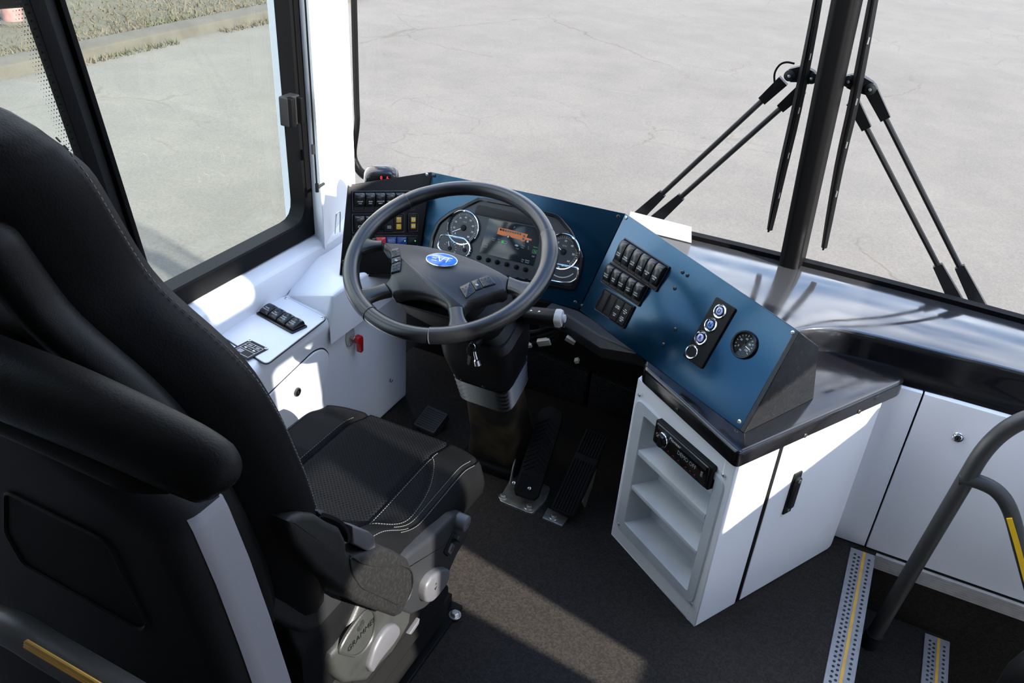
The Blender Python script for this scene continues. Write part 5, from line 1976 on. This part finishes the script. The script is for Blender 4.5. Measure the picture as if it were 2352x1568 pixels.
for k in range(9):
    b = MB()
    b.prism(rrect(0.066, 0.004, 0.001, 0, -0.030 + k * 0.0075), 0.003, 0.006, SEATGREY, Mf, bev=0.001)
    b.build('rib', fr_)
b = MB()
b.box((p[0] - 0.03, p[1] - 0.03, 0), (p[0] + 0.03, p[1] + 0.035, 0.022), PLASTIC)
b.build('mount', fr_)

# ================================================================== WIPERS (outside the glass)
def wiper(name, label, arms, blade, carrier, hub, YW, hose=None):
    t = thing(name, label, 'wiper', at(*arms[0][0], 1, YW))
    for a in arms:
        pts = [at(*q, 1, YW) for q in a]
        n = len(pts)
        b = MB()
        # broad root, slim rod, bracket at the tip
        P0, P1 = pts[0], pts[-1]
        root = P0 * 0.80 + P1 * 0.20
        tip = P0 * 0.10 + P1 * 0.90
        b.tube([P0, root], [0.0170, 0.0115], PLASTIC2, section=[(-1, -0.6), (1, -0.6), (1, 0.6), (-1, 0.6)], upv=(1, 0, 0))
        b.tube([P0 * 0.82 + P1 * 0.18, tip], 0.0072, PLASTIC2, 8)
        b.tube([P0 * 0.13 + P1 * 0.87, P1], [0.0120, 0.0150], PLASTIC, section=[(-1, -0.6), (1, -0.6), (1, 0.6), (-1, 0.6)], upv=(1, 0, 0))
        b.build('arm', t)
    b = MB()
    pts = [at(*q, 1, YW - 0.015) for q in carrier]
    b.tube(pts, [0.016, 0.020, 0.016][:len(pts)], PLASTIC, section=[(-1, -0.7), (1, -0.7), (1, 0.7), (-1, 0.7)], upv=(0, 0, 1))
    for q in (carrier[0], carrier[-1]):
        X = at(*q, 1, YW - 0.02)
        b.lathe([(0.014, -0.012), (0.014, 0.012), (0.006, 0.016), (0.005, 0.013)], 18, PLASTIC2, axis_M(X, (0, -1, 0)))
        b.lathe([(0.005, 0.013), (0.004, 0.018), (0, 0.019)], 10, SCREWM, axis_M(X, (0, -1, 0)))
    b.build('tip_bracket', t)
    Bt = [at(*q, 1, YW - 0.035) for q in blade]
    K = 14
    b = MB()
    path = smooth_path(Bt, K // max(1, len(Bt) - 1))
    n = len(path)
    hw = [0.0085 + 0.006 * math.sin(math.pi * min(1, max(0, i / (n - 1)))) ** 0.7 for i in range(n)]
    b.tube(path, hw, PLASTIC, section=[(-0.75, -1), (0.75, -1), (0.9, 0.2), (0.3, 1.0), (-0.3, 1.0), (-0.9, 0.2)], upv=(1, 0, 0))
    b.build('spoiler', t)
    b = MB()
    b.tube([p + np.array((0.0, -0.014, 0)) for p in path], 0.004, RUBBER, section=[(-0.6, -2), (0.6, -2), (0.6, 2), (-0.6, 2)], upv=(1, 0, 0))
    b.build('rubber_blade', t)
    b = MB()
    for s_ in (0.35, 0.52, 0.68, 0.85):
        p = path[int(s_ * (n - 1))]
        b.tube([p + np.array((0.006, -0.012, 0.008)), p + np.array((0.006, -0.012, -0.008))], 0.003, SCREWM, 8)
    b.build('blade_clips', t)
    if hose:
        b = MB()
        b.tube(smooth_path([at(*q, 1, YW - 0.03) for q in hose], 6), 0.0026, RUBBER, 8)
        b.build('washer_hose', t)
    return t


wiper('windscreen_wiper', 'black pantograph wiper left of the windscreen post with washer hose', [[(1462, 500), (1800, 185)], [(1505, 505), (1842, 205)]],
      [(1906, -160), (1868, 60), (1830, 250), (1795, 400), (1768, 527)], [(1815, 172), (1842, 168), (1866, 178)], None, 2.34,
      hose=[(1780, 200), (1779, 170), (1790, 150), (1806, 143), (1825, 146)])
wiper('windscreen_wiper', 'black pantograph wiper right of the windscreen post', [[(2200, 698), (1958, 232)], [(2252, 708), (2000, 205)]],
      [(2036, -160), (2002, 20), (1962, 230), (1928, 380), (1893, 568)], [(1950, 185), (1972, 190), (2000, 203)], None, 2.34)

# ================================================================== STEP NOSINGS
def nosing(name, label, x0, x1, z, y0, y1, fr):
    t = thing(name, label, 'step edge', ((x0 + x1) / 2, (y0 + y1) / 2, z))
    b = MB()
    w = x1 - x0
    b.prism([(x0, y0), (x1, y0), (x1, y1), (x0, y1)], z - 0.001, z + 0.004, NOSE, bev=0.0012)
    b.box((x1 - 0.004, y0, z - 0.03), (x1 + 0.001, y1, z + 0.002), NOSE)
    b.build('metal_strip', t)
    b = MB()
    b.prism([(x0 + w * 0.50, y0), (x0 + w * 0.625, y0), (x0 + w * 0.625, y1 - 0.002), (x0 + w * 0.50, y1 - 0.002)], z + 0.0035, z + 0.0052, YELLOW, bev=0.0008)
    b.build('yellow_insert', t)
    b = MB()
    n = int((y1 - y0 - 0.03) / 0.0150)
    for k in range(n):
        y = y1 - 0.022 - k * 0.0150
        for f_, o in ((0.22, 0.0), (0.385, -0.006), (0.80, -0.004)):
            b.lathe([(0.0036, 0.0), (0.0034, 0.0007), (0, 0.0008)], 8, DARKDOT, T(x0 + w * f_, y + o, z + 0.004))
    b.build('grit_dots', t, kind='stuff')
    return t


nosing('step_nosing', 'grey metal step edge with yellow stripe at the cab floor', 0.172, 0.2325, 0.0, 0.2, 1.898, None)
nosing('step_nosing', 'lower grey metal step edge with yellow stripe inside the entrance well', 0.410, 0.470, -0.190, 0.2, 1.900, None)

# ================================================================== GRAB RAILS
gr = thing('grab_rail', 'dark grey tubular grab rail standing in the entrance well', 'grab rail', at(1995, 1478, 2, -0.19))
YR = 1.78
g0 = at(1995, 1478, 2, -0.19)
g1 = at(2232, 1078, 1, YR)
gk = at(2286, 980, 1, YR)
g2 = at(2372, 958, 1, YR)
pts = [g0 * (1 - t) + g1 * t for t in np.linspace(0, 0.97, 8)]
pts += [(1 - t) ** 2 * g1 + 2 * t * (1 - t) * gk + t * t * g2 for t in np.linspace(0, 1, 14)]
gd = (g2 - gk) / np.linalg.norm(g2 - gk)
pts += [g2 + gd * 0.06, g2 + gd * 0.10 + np.array((0.04, 0, -0.004)), g2 + gd * 0.10 + np.array((0.35, 0, -0.02))]
b = MB()
b.tube(pts, 0.0185, RAIL, 18)
b.build('main_tube', gr)
b = MB()
h0 = at(2205, 1098, 1, YR)
pts = [h0, at(2245, 1105, 1, YR - 0.005), at(2290, 1128, 1, YR - 0.01), at(2320, 1172, 1, YR - 0.012), at(2345, 1260, 1, YR - 0.012), at(2375, 1370, 1, YR - 0.012), at(2420, 1530, 1, YR - 0.012)]
b.tube(smooth_path(pts, 8), 0.0165, RAIL, 18)
b.build('branch_tube', gr)
b = MB()
ys = [at(2318, 1190, 1, YR - 0.031), at(2338, 1258, 1, YR - 0.031), at(2366, 1366, 1, YR - 0.031)]
b.tube(smooth_path(ys, 6), 0.0055, YELLOWB, section=[(-1, -0.35), (1, -0.35), (1, 0.35), (-1, 0.35)], upv=(1, 0, 0.3))
b.build('yellow_strip', gr)
b = MB()
d = (g1 - g0) / np.linalg.norm(g1 - g0)
b.tube([g0 - d * 0.004, g0 + d * 0.045], 0.0225, PLASTIC2, 20)
b.build('foot_socket', gr)
# second rail close to the viewer, lower left
lr = thing('grab_rail', 'dark grab rail with ribbed yellow strip in front of the padded barrier', 'grab rail', at(200, 1545, 1, 0.28))
b = MB()
pts = [at(-120, 1395, 1, 0.28), at(20, 1440, 1, 0.28), at(110, 1492, 1, 0.28), at(240, 1568, 1, 0.28), at(420, 1675, 1, 0.28)]
b.tube(smooth_path(pts, 6), 0.0150, RAIL, 16)
b.build('main_tube', lr)
b = MB()
for k in range(5):
    o_ = np.array((0.0012 * (k - 2) * 1.3, -0.012, 0.0135 - 0.0010 * abs(k - 2) + 0.0026 * (k - 2)))
    b.tube([at(95, 1475, 1, 0.28) + o_, at(240, 1560, 1, 0.28) + o_, at(420, 1667, 1, 0.28) + o_], 0.0014, YELLOW, 6)
b.build('yellow_strip', lr)

# round black post cap at the lower right
p = at(2388, 1545, 2, 0.25)
b = MB()
b.lathe([(0.052, -0.64), (0.052, -0.05), (0.050, -0.02), (0.042, 0.015), (0.026, 0.034), (0, 0.04)], 28, RUBBER, T(*p))
tag(b.build('padded_post'), 'black round topped padded post at the lower right of the entrance', 'post')

# ================================================================== DRIVER SEAT
XS = -0.80
seat = thing('driver_chair', 'black leather driver seat with perforated cushion and high backrest', 'seat', (XS, 0.95, 0))


def g_(x, c, w):
    return math.exp(-((x - c) / w) ** 2)


CY0, CY1 = 0.66, 1.300
HWF, HWR = 0.205, 0.212        # half width front / rear


def chw(y):
    t = max(0.0, min(1.0, (y - CY0) / (CY1 - CY0)))
    return HWR * (1 - t) + HWF * t


def sstep(a, b_, x):
    t = max(0.0, min(1.0, (x - a) / (b_ - a)))
    return t * t * (3 - 2 * t)


XR = 0.50          # lengthwise seams either side of the perforated centre


def rcurve(y):
    """outer edge of the perforated band on the right"""
    t = max(0.0, min(1.0, (y - 0.86) / 0.36))
    return XR + 0.30 * math.sin(math.pi * t) ** 0.7


def ctop(x, y):
    """height of the cushion; x in -1..1 of the half width"""
    ax = abs(x)
    z = 0.428 - 0.012 * (1 - ax * ax)
    rear = 1 - sstep(0.90, 1.05, y)
    rear2 = 1 - sstep(0.84, 1.03, y)
    z += (0.030 * rear + 0.070 * rear2) * sstep(0.50, 0.76, ax) * (1 - 0.25 * sstep(0.85, 1.0, ax))
    z -= 0.022 * sstep(1.18, CY1, y) ** 2
    z -= 0.020 * sstep(0.93, 1.0, ax)
    z -= 0.006 * g_(ax, XR, 0.020)
    z -= 0.0035 * g_(y, 1.005, 0.005) * (1 if ax < XR else 0)
    if x > XR and 0.86 < y < 1.22:
        z -= 0.003 * g_(x, rcurve(y), 0.018)
    z -= 0.005 * g_(x, 0.905, 0.012) * sstep(0.9, 1.0, y)
    return z


def cpt(u, v, dz=0.0):
    x = -1 + 2 * u
    y = CY0 + (CY1 - CY0) * v
    yy = y - (0.030 * abs(x) ** 5 + 0.012 * x * x) * sstep(1.1, CY1, y)
    return (XS + x * chw(y), yy, ctop(x, y) + dz)


NU, NV = 64, 84
b = MB()
V_ = [cpt(i / NU, j / NV) for j in range(NV + 1) for i in range(NU + 1)]
leaf, perf = [], []
for j in range(NV):
    for i in range(NU):
        x = -1 + 2 * (i + 0.5) / NU
        y = CY0 + (CY1 - CY0) * (j + 0.5) / NV
        f = (j * (NU + 1) + i, j * (NU + 1) + i + 1, (j + 1) * (NU + 1) + i + 1, (j + 1) * (NU + 1) + i)
        isperf = abs(x) < XR or (-0.74 < x < -XR and y < 1.10) or (XR < x < rcurve(y) and 0.86 < y < 1.22)
        (perf if isperf else leaf).append(f)
n0 = len(V_)
# skirt round the edge
edge = [i for i in range(NU + 1)] + [j * (NU + 1) + NU for j in range(1, NV + 1)] + [NV * (NU + 1) + i for i in range(NU - 1, -1, -1)] + [j * (NU + 1) for j in range(NV - 1, 0, -1)]
skirt_v, skirt_f = [], []
NE = len(edge)
cx, cyc = XS, (CY0 + CY1) / 2
for lev, (dz, k) in enumerate(((-0.012, 1.018), (-0.030, 1.028), (-0.055, 1.02), (-0.085, 0.97))):
    for e_ in edge:
        x, y, z = V_[e_]
        zz = z + dz if lev < 3 else 0.315
        skirt_v.append((cx + (x - cx) * k, cyc + (y - cyc) * (1 + (k - 1) * 0.8), zz))
for i in range(NE):
    j = (i + 1) % NE
    skirt_f.append((edge[j], edge[i], n0 + i, n0 + j))
    for lev in range(3):
        a, c = n0 + lev * NE, n0 + (lev + 1) * NE
        skirt_f.append((a + j, a + i, c + i, c + j))
b.add(V_ + skirt_v, leaf + skirt_f, LEATHER)
pi = b.mi(PERF)
for f in perf:
    b.F.append(f)
    b.FM.append(pi)
cush = b.build('seat_cushion', seat, sharp=70)


def stitch_line(fn, n, name, parent, r=0.00075, fill=0.62):
    bb = MB()
    for k in range(n):
        p0, p1 = np.array(fn(k / n)), np.array(fn((k + fill) / n))
        bb.tube([p0, p1], r, STITCH, 5)
    return bb.build(name, parent, kind='stuff')


def on_c(x, y, dz=0.0012):
    u = (x + 1) / 2
    v = (y - CY0) / (CY1 - CY0)
    return cpt(u, v, dz)


bb = MB()


def add_st(fn, n, r=0.0007):
    for k in range(n):
        bb.tube([np.array(fn(k / n)), np.array(fn((k + 0.62) / n))], r, STITCH, 5)


add_st(lambda t: on_c(-XR - 0.045, 0.80 + 0.46 * t), 70)
add_st(lambda t: on_c(XR + 0.045, 0.80 + 0.44 * t), 70)
add_st(lambda t: on_c(rcurve(0.865 + 0.35 * t) + 0.02, 0.865 + 0.35 * t), 56)
for x0 in (0.87, 0.94):
    add_st(lambda t, x0=x0: on_c(x0, 0.96 + 0.32 * t), 56)
add_st(lambda t: on_c(0.90, 0.80 + 0.20 * t), 30)
add_st(lambda t: on_c(-0.92, 0.80 + 0.42 * t), 60)
bb.build('stitching', cush, kind='stuff')

# backrest --------------------------------------------------------------
WZ = [(0.36, 0.17), (0.45, 0.19), (0.56, 0.222), (0.66, 0.25), (0.74, 0.264), (0.85, 0.268), (0.95, 0.262), (1.02, 0.250), (1.065, 0.225), (1.10, 0.185), (1.125, 0.162), (1.16, 0.154), (1.20, 0.150), (1.24, 0.147), (1.27, 0.138), (1.288, 0.120), (1.298, 0.090), (1.302, 0.05)]
YZ = [(0.36, 0.80), (0.45, 0.765), (0.60, 0.722), (0.72, 0.690), (0.85, 0.655), (0.95, 0.628), (1.02, 0.605), (1.10, 0.575), (1.16, 0.556), (1.24, 0.530), (1.302, 0.512)]


def lerp(tab, z):
    if z <= tab[0][0]:
        return tab[0][1]
    for (a, p), (c, q) in zip(tab, tab[1:]):
        if a <= z <= c:
            return p + (q - p) * (z - a) / (c - a)
    return tab[-1][1]


def sm(tab, z, r=0.02):
    return sum(lerp(tab, z + k * r / 3) for k in range(-3, 4)) / 7


zs = np.concatenate([np.linspace(0.50, 1.24, 50), np.linspace(1.25, 1.302, 12)])
rings = []
for z in zs:
    w = sm(WZ, z, 0.018) if z < 1.27 else lerp(WZ, z)
    yf = sm(YZ, z, 0.03)
    crown = sstep(1.24, 1.302, z)
    dep = 0.115 * (1 - 0.75 * crown ** 2)
    back = 0.06 * crown
    bol = 0.045 * (1 - sstep(1.05, 1.14, z)) + 0.006
    half = [(0.0, -bol), (0.35, -bol * 0.95), (0.60, -bol * 0.65), (0.74, -0.25 * bol), (0.84, 0.0), (0.93, -0.004), (0.99, -0.022), (1.0, -0.042), (0.975, -0.062), (0.90, -0.082), (0.86, -0.096), (0.70, -dep), (0.35, -dep - 0.004), (0.0, -dep - 0.005)]
    pts = [(XS + w * a, yf + d - back * 0.3, z) for a, d in half]
    pts2 = [(XS - w * a, yf + d - back * 0.3, z) for a, d in half[-2:0:-1]]
    rings.append(pts + pts2)
b = MB()
b.rings(rings, LEATHER)
bk = b.build('backrest', seat, sharp=75)
# seam piping and stitches along the front bolster edge
bb = MB()
for sg in (-1, 1):
    pth = []
    for z in np.linspace(0.56, 1.285, 116):
        w = sm(WZ, z, 0.018) if z < 1.27 else lerp(WZ, z)
        pth.append(np.array((XS + sg * (w * 0.985 + 0.0012), sm(YZ, z, 0.03) - 0.017, z)))
    for k in range(0, 115):
        bb.tube([pth[k], pth[k] * 0.4 + pth[k + 1] * 0.6], 0.0009, STITCH, 5)
bb.build('stitching', bk, kind='stuff')
bb = MB()
for sg in (-1, 1):
    for q in (-0.045, -0.055):
        for k in range(16):
            a = -0.15 + k * 0.02
bb = None
# moulded back shell
b = MB()
rings = []
for z in np.concatenate([np.linspace(0.58, 1.20, 40), np.linspace(1.205, 1.262, 10)]):
    w = (sm(WZ, z, 0.018)) * 0.90
    cr = sstep(1.19, 1.262, z)
    w *= (1 - 0.55 * cr ** 3)
    yf = sm(YZ, z, 0.03) - 0.100
    d0, d1 = 0.0, 0.040 * (1 - 0.8 * cr ** 2)
    rec = 0.010 * sstep(1.02, 1.06, z) * (1 - sstep(1.17, 1.21, z))
    half = [(0.0, 0.01), (0.9, 0.01), (0.975, 0.004), (1.0, -0.010), (0.985, -d1 * 0.62), (0.93, -d1 * 0.9), (0.82, -d1), (0.74, -d1 - 0.001 + rec), (0.4, -d1 - 0.004 + rec), (0.0, -d1 - 0.005 + rec)]
    pts = [(XS + w * a, yf + d, z) for a, d in half]
    pts2 = [(XS - w * a, yf + d, z) for a, d in half[-2:0:-1]]
    rings.append(pts + pts2)
b.rings(rings, PLASTIC)
sh = b.build('back_shell', seat, sharp=65)
b = MB()       # grip slot in the shell
zc = 1.075
Mg = frame_M((XS, sm(YZ, zc, 0.03) - 0.139, zc), (1, 0, 0), (0, -0.25, 1))
b.prism(rrect(0.20, 0.045, 0.02), -0.01, 0.006, GLOSS, frame_M((XS, sm(YZ, zc, 0.03) - 0.137, zc), (-1, 0, 0), (0, -0.25, 1)), bev=0.004)
b.build('grip_slot', sh)

# side trim, knobs and base ---------------------------------------------------
SXP = -0.572
FS = Fr((SXP, 0, 0), (0, 1, 0), (0, 0, 1))


def fpx(pts, dn=0.0):
    return [tuple(FS.uv(*q, dn)) for q in pts]


def z8(pts):
    return [(640 + x / 3.663, 1140 + y / 3.663) for x, y in pts]


b = MB()       # long side trim under the cushion
tr = z8([(1125, 470), (1290, 350), (1480, 160), (1560, 130), (1620, 250), (1600, 330), (1500, 500), (1440, 640), (1380, 800), (1230, 950), (1120, 1000), (960, 940), (900, 700)])
b.prism(fillet(fpx(tr), 0.01, 3), -0.05, 0.0, PLASTIC2, FS.M(), bev=0.008)
b.build('side_trim', seat)
b = MB()
M = FS.M(*FS.uv(1073, 1203, 0.02), 0.0)
b.lathe([(0.0165, -0.002), (0.0165, 0.016), (0.0155, 0.020), (0.012, 0.0215), (0, 0.022)], 28, KNOB, M)
for k in (0, 1):
    b.add([(0.000 + k * 0.004 - 0.003, -0.003 - k * 0.003 + 0.004, 0.0223), (0.005 + k * 0.004 - 0.003, -0.001 - k * 0.003 + 0.002, 0.0223), (0.002 + k * 0.004 - 0.003, -0.006 - k * 0.003 + 0.004, 0.0223)], [(0, 2, 1)], PRINTK, M)
b.build('round_knob', seat)
b = MB()
u, v = FS.uv(1037, 1249, 0.003)
M = FS.M(u, v, 0.0, math.radians(35))
b.prism(rrect(0.046, 0.032, 0.005), 0, 0.003, PLASTIC, M, bev=0.001)
b.prism(rrect(0.020, 0.020, 0.003, -0.008, -0.006), 0.003, 0.006, KNOB, M, bev=0.001)
b.prism(rrect(0.010, 0.026, 0.003, 0.014, 0.000), 0.003, 0.016, PLASTIC2, M, bev=0.003)
b.add([(-0.012, -0.003, 0.0063), (-0.004, -0.003, 0.0063), (-0.004, -0.010, 0.0063), (-0.012, -0.010, 0.0063)], [(0, 3, 2, 1)], PRINTK, M)
b.build('tilt_lever', seat)
b = MB()
lf = z8([(1240, 895), (1228, 830), (1240, 750), (1290, 670), (1370, 615), (1440, 610), (1440, 680), (1400, 760), (1340, 840), (1290, 890)])
b.prism(fillet(fpx(lf, 0.014), 0.008, 3), 0.0, 0.016, KNOB, FS.M(), bev=0.006)
u, v = FS.uv(1000, 1347, 0.016)
b.add([(0.006, 0.004, 0), (0.002, 0.009, 0), (-0.001, 0.004, 0)], [(0, 1, 2)], PRINTK, FS.M(u, v, 0.0163))
b.add([(-0.004, -0.002, 0), (0.006, -0.002, 0), (0.001, -0.011, 0)], [(0, 2, 1)], PRINTK, FS.M(u, v, 0.0163))
b.build('leaf_lever', seat)
b = MB()       # grey lower housing
FS2 = Fr((SXP - 0.004, 0, 0), (0, 1, 0), (0, 0, 1))
hs_ = z8([(690, 900), (820, 860), (1000, 860), (1130, 930), (1110, 1060), (1045, 1180), (960, 1320), (860, 1420), (740, 1560), (560, 1580), (455, 1500), (430, 1400), (440, 1330), (500, 1270), (590, 1150)])
huv = [tuple(FS2.uv(*q)) for q in hs_]
b.prism(huv, -0.09, 0.0, SEATGREY, FS2.M(), bev=0.010, steps=3)
u, v = FS2.uv(*z8([(700, 1140)])[0])
inn_ = z8([(640, 1335), (500, 1300), (560, 1180), (640, 1060), (720, 960), (790, 960), (805, 1050), (780, 1180), (710, 1290)])
iuv = [tuple(FS2.uv(*q)) for q in inn_]
b.ringplate(inset(fillet(iuv, 0.015, 3), -0.004), fillet(iuv, 0.015, 3), -0.002, 0.004, SEATGREY, FS2.M(), bev=0.002)
p0 = np.array(FS2.uv(*z8([(600, 1270)])[0]))
p1 = np.array(FS2.uv(*z8([(795, 1040)])[0]))
aa = math.atan2(*(p1 - p0)[::-1])
b.text('GRAMMER', 0.0175, RUBBER, FS2.M(*((p0 + p1) / 2), 0.0, aa), z=0.0008)
lg = np.array(FS2.uv(*z8([(690, 1085)])[0]))
b.lathe([(0.010, 0.0), (0.0095, 0.0012), (0, 0.0014)], 20, PLASTIC2, FS2.M(*lg, 0.0))
for k in range(3):
    b.prism(rrect(0.010, 0.0016, 0.0004, 0.0, -0.004 + k * 0.003), 0.0014, 0.0022, SEATGREY, FS2.M(*lg, 0.0, aa))
b.build('lower_housing', seat, label='grey lower seat housing with embossed maker name')
b = MB()       # large pale paddle on the housing
pd = z8([(750, 1440), (770, 1370), (800, 1280), (860, 1160), (930, 1080), (985, 1065), (1018, 1100), (1015, 1150), (960, 1240), (900, 1310), (830, 1400), (780, 1490)])
puv = [tuple(FS2.uv(*q, 0.006)) for q in pd]
b.prism(fillet(puv, 0.010, 3), 0.0, 0.010, KNOB, FS2.M(), bev=0.006)
b.build('height_paddle', seat)
b = MB()
tg = z8([(1070, 1145), (1160, 1015), (1150, 1060), (1110, 1120), (1085, 1150)])
b.prism([tuple(FS2.uv(*q)) for q in tg], 0.0, 0.008, KNOB, FS2.M(), bev=0.002)
b.build('small_lever', seat)
# recliner cover / arm wing
FW_ = Fr((-0.525, 0, 0), (0, 1, 0), (0, 0, 1))
wing = z8([(90, 215), (140, 170), (220, 145), (330, 160), (440, 230), (530, 270), (575, 360), (590, 480), (660, 500), (760, 475), (870, 420), (1000, 470), (1100, 530), (1138, 620), (1135, 760), (1090, 890), (1035, 1000), (990, 1022), (860, 975), (690, 915), (560, 830), (430, 720), (330, 640), (270, 570), (215, 500), (150, 420), (100, 300)])
wuv = [tuple(FW_.uv(*q)) for q in wing]
b = MB()
b.prism(wuv, -0.055, 0.0, DUSTY, FW_.M(), bev=0.009, steps=3)
wg = b.build('arm_wing', seat, label='dusty black moulded side wing')
b = MB()
fin = z8([(330, 165), (345, 128), (400, 130), (500, 170), (565, 220), (595, 300), (590, 400), (560, 300), (500, 230), (420, 190)])
b.prism(fillet([tuple(FW_.uv(*q, -0.01)) for q in fin], 0.004, 2), -0.045, -0.008, PLASTIC, FW_.M(), bev=0.006)
b.build('upper_fin', wg)
b = MB()
ins = z8([(592, 240), (680, 270), (740, 285), (785, 330), (790, 420), (770, 468), (700, 440), (600, 385)])
b.prism([tuple(FW_.uv(*q, -0.012)) for q in ins], -0.04, -0.006, KNOB, FW_.M(), bev=0.0025)
b.build('pale_insert', wg)
b = MB()
tpz = z8([(595, 500), (680, 560), (780, 585), (900, 590), (1010, 580), (1080, 600), (1120, 640), (1125, 760), (1080, 880), (1000, 900), (860, 830), (700, 760), (620, 640)])
tuv = fillet([tuple(FW_.uv(*q)) for q in tpz], 0.012, 3)
b.ringplate(inset(tuv, -0.0025), tuv, -0.003, 0.0022, DUSTY, FW_.M(), bev=0.001)
b.build('raised_line', wg)
b = MB()       # dark moulded frame cover behind the wing
FB3 = Fr((-0.590, 0, 0), (0, 1, 0), (0, 0, 1))
fc = z8([(-60, 330), (60, 440), (200, 620), (420, 760), (620, 880), (520, 980), (380, 1110), (250, 1170), (100, 1120), (-80, 1020), (-160, 800), (-140, 450)])
b.prism([tuple(FB3.uv(*q)) for q in fc], -0.34, 0.0, PLASTIC2, FB3.M(), bev=0.012, steps=3)
b.build('frame_cover', seat)
# suspension box, bellows and base plate
b = MB()
rr = []
for k in range(9):
    z = 0.045 + k * 0.030
    e = 0.012 if k % 2 else 0.0
    rr.append([(XS + x, 0.965 + y, z) for x, y in rrect(0.38 - e * 2, 0.46 - e * 2, 0.05)])
b.rings(rr, RUBBER)
b.build('suspension_bellows', seat)
b = MB()
b.box((-1.02, 0.48, 0.0), (-0.606, 1.228, 0.012), PLASTIC)
b.box((-0.640, 0.48, 0.012), (-0.628, 1.215, 0.050), PLASTIC)
b.box((-1.02, 0.60, 0.012), (-0.655, 1.19, 0.045), PLASTIC)
bp_ = b.build('base_plate', seat, bevel=0.002)
X = at(1045, 1411, 2, 0.014)
screw(bp_, T(X[0], X[1], 0.012), 0.0085, STEEL, name='bolt', hexhead=True)
screw(bp_, T(-0.645, 1.14, 0.045), 0.0075, SCREWB, name='bolt', hexhead=True)

# ================================================================== PADDED BARRIER BEHIND THE SEAT
YB = 0.36
bar = thing('padded_barrier', 'dark grey padded barrier with rounded top roll behind the driver seat', 'barrier', at(330, 1500, 1, YB))


def by(px, py, y=YB):
    p = at(px, py, 1, y)
    return (p[0], p[2])


top_l, top_r = by(-160, 800), by(505, 1120)
FBR = frame_M((0, YB, 0), (1, 0, 0), (0, 0, 1))     # normal -y
YF = YB + 0.055
outl = [by(500, 1130, YF), by(516, 1165, YF), by(562, 1280, YF), by(610, 1415, YF), by(652, 1545, YF), by(705, 1720, YF), (by(705, 1720, YF)[0] + 0.06, 0.03), (-0.90, 0.03), by(-200, 880), by(-100, 890), by(0, 930)]
b = MB()
o_ = [tuple(q) for q in outl]
b.prism(o_, -0.055, 0.0, BARRIER, FBR, bev=0.032, steps=7)
b.build('shell', bar, sharp=60)
b = MB()       # right edge strip of the shell, coloured pale to imitate light on it
ep = [(500, 1138), (514, 1165), (562, 1282), (610, 1417), (653, 1548), (706, 1722)]
rows = []
for q in ep:
    x, z = by(*q, YF)
    arc = [(x - 0.030 + 0.0325 * math.cos(a), YB + 0.033 + 0.0345 * math.sin(a), z) for a in np.linspace(-0.42, 0, 5)]
    rows.append(arc + [(x + 0.0025, YB + 0.058, z), (x - 0.012, YB + 0.060, z), (x - 0.020, YB + 0.035, z)])
b.rings(rows, EDGELIT)
b.build('lit_edge_strip', bar, sharp=70, label='rounded edge strip with light put into its pale colour')
b = MB()       # padded roll along the top
pts = [by(-200, 800), by(-100, 845), by(100, 925), by(250, 990), by(400, 1062), by(470, 1100), by(500, 1122), by(512, 1135)]
rr = [0.034, 0.034, 0.033, 0.031, 0.029, 0.026, 0.018, 0.004]
b.tube(smooth_path([(x - 0.004, YB + 0.012, z - 0.004) for x, z in pts], 6), list(np.interp(np.linspace(0, 7, 43), range(8), rr)), LEATHER, 22, upv=(0, 1, 0))
b.build('top_roll', bar, sharp=80)
b = MB()
pts = [by(-200, 890), by(0, 965), by(150, 1030), by(300, 1098), by(390, 1130)]
b.tube(smooth_path([(x, YB - 0.001, z) for x, z in pts], 5), [0.011] * 16 + [0.009, 0.007, 0.005, 0.003, 0.001], LEATHER, 12)
b.build('lower_roll', bar)
b = MB()       # mesh grille set in the shell
gq = [by(20, 1130), by(215, 1225), by(250, 1245), by(340, 1430), by(325, 1440), by(60, 1290), by(20, 1220)]
gf = fillet([tuple(q) for q in gq], 0.008, 3)
b.ringplate(inset(gf, -0.004), gf, -0.002, 0.004, PLASTIC, FBR, bev=0.0015)
b.prism(gf, -0.001, 0.0012, RUBBER, FBR)
x0 = min(q[0] for q in gf)
x1 = max(q[0] for q in gf)
z0 = min(q[1] for q in gf)
z1 = max(q[1] for q in gf)
b.build('grille', bar)
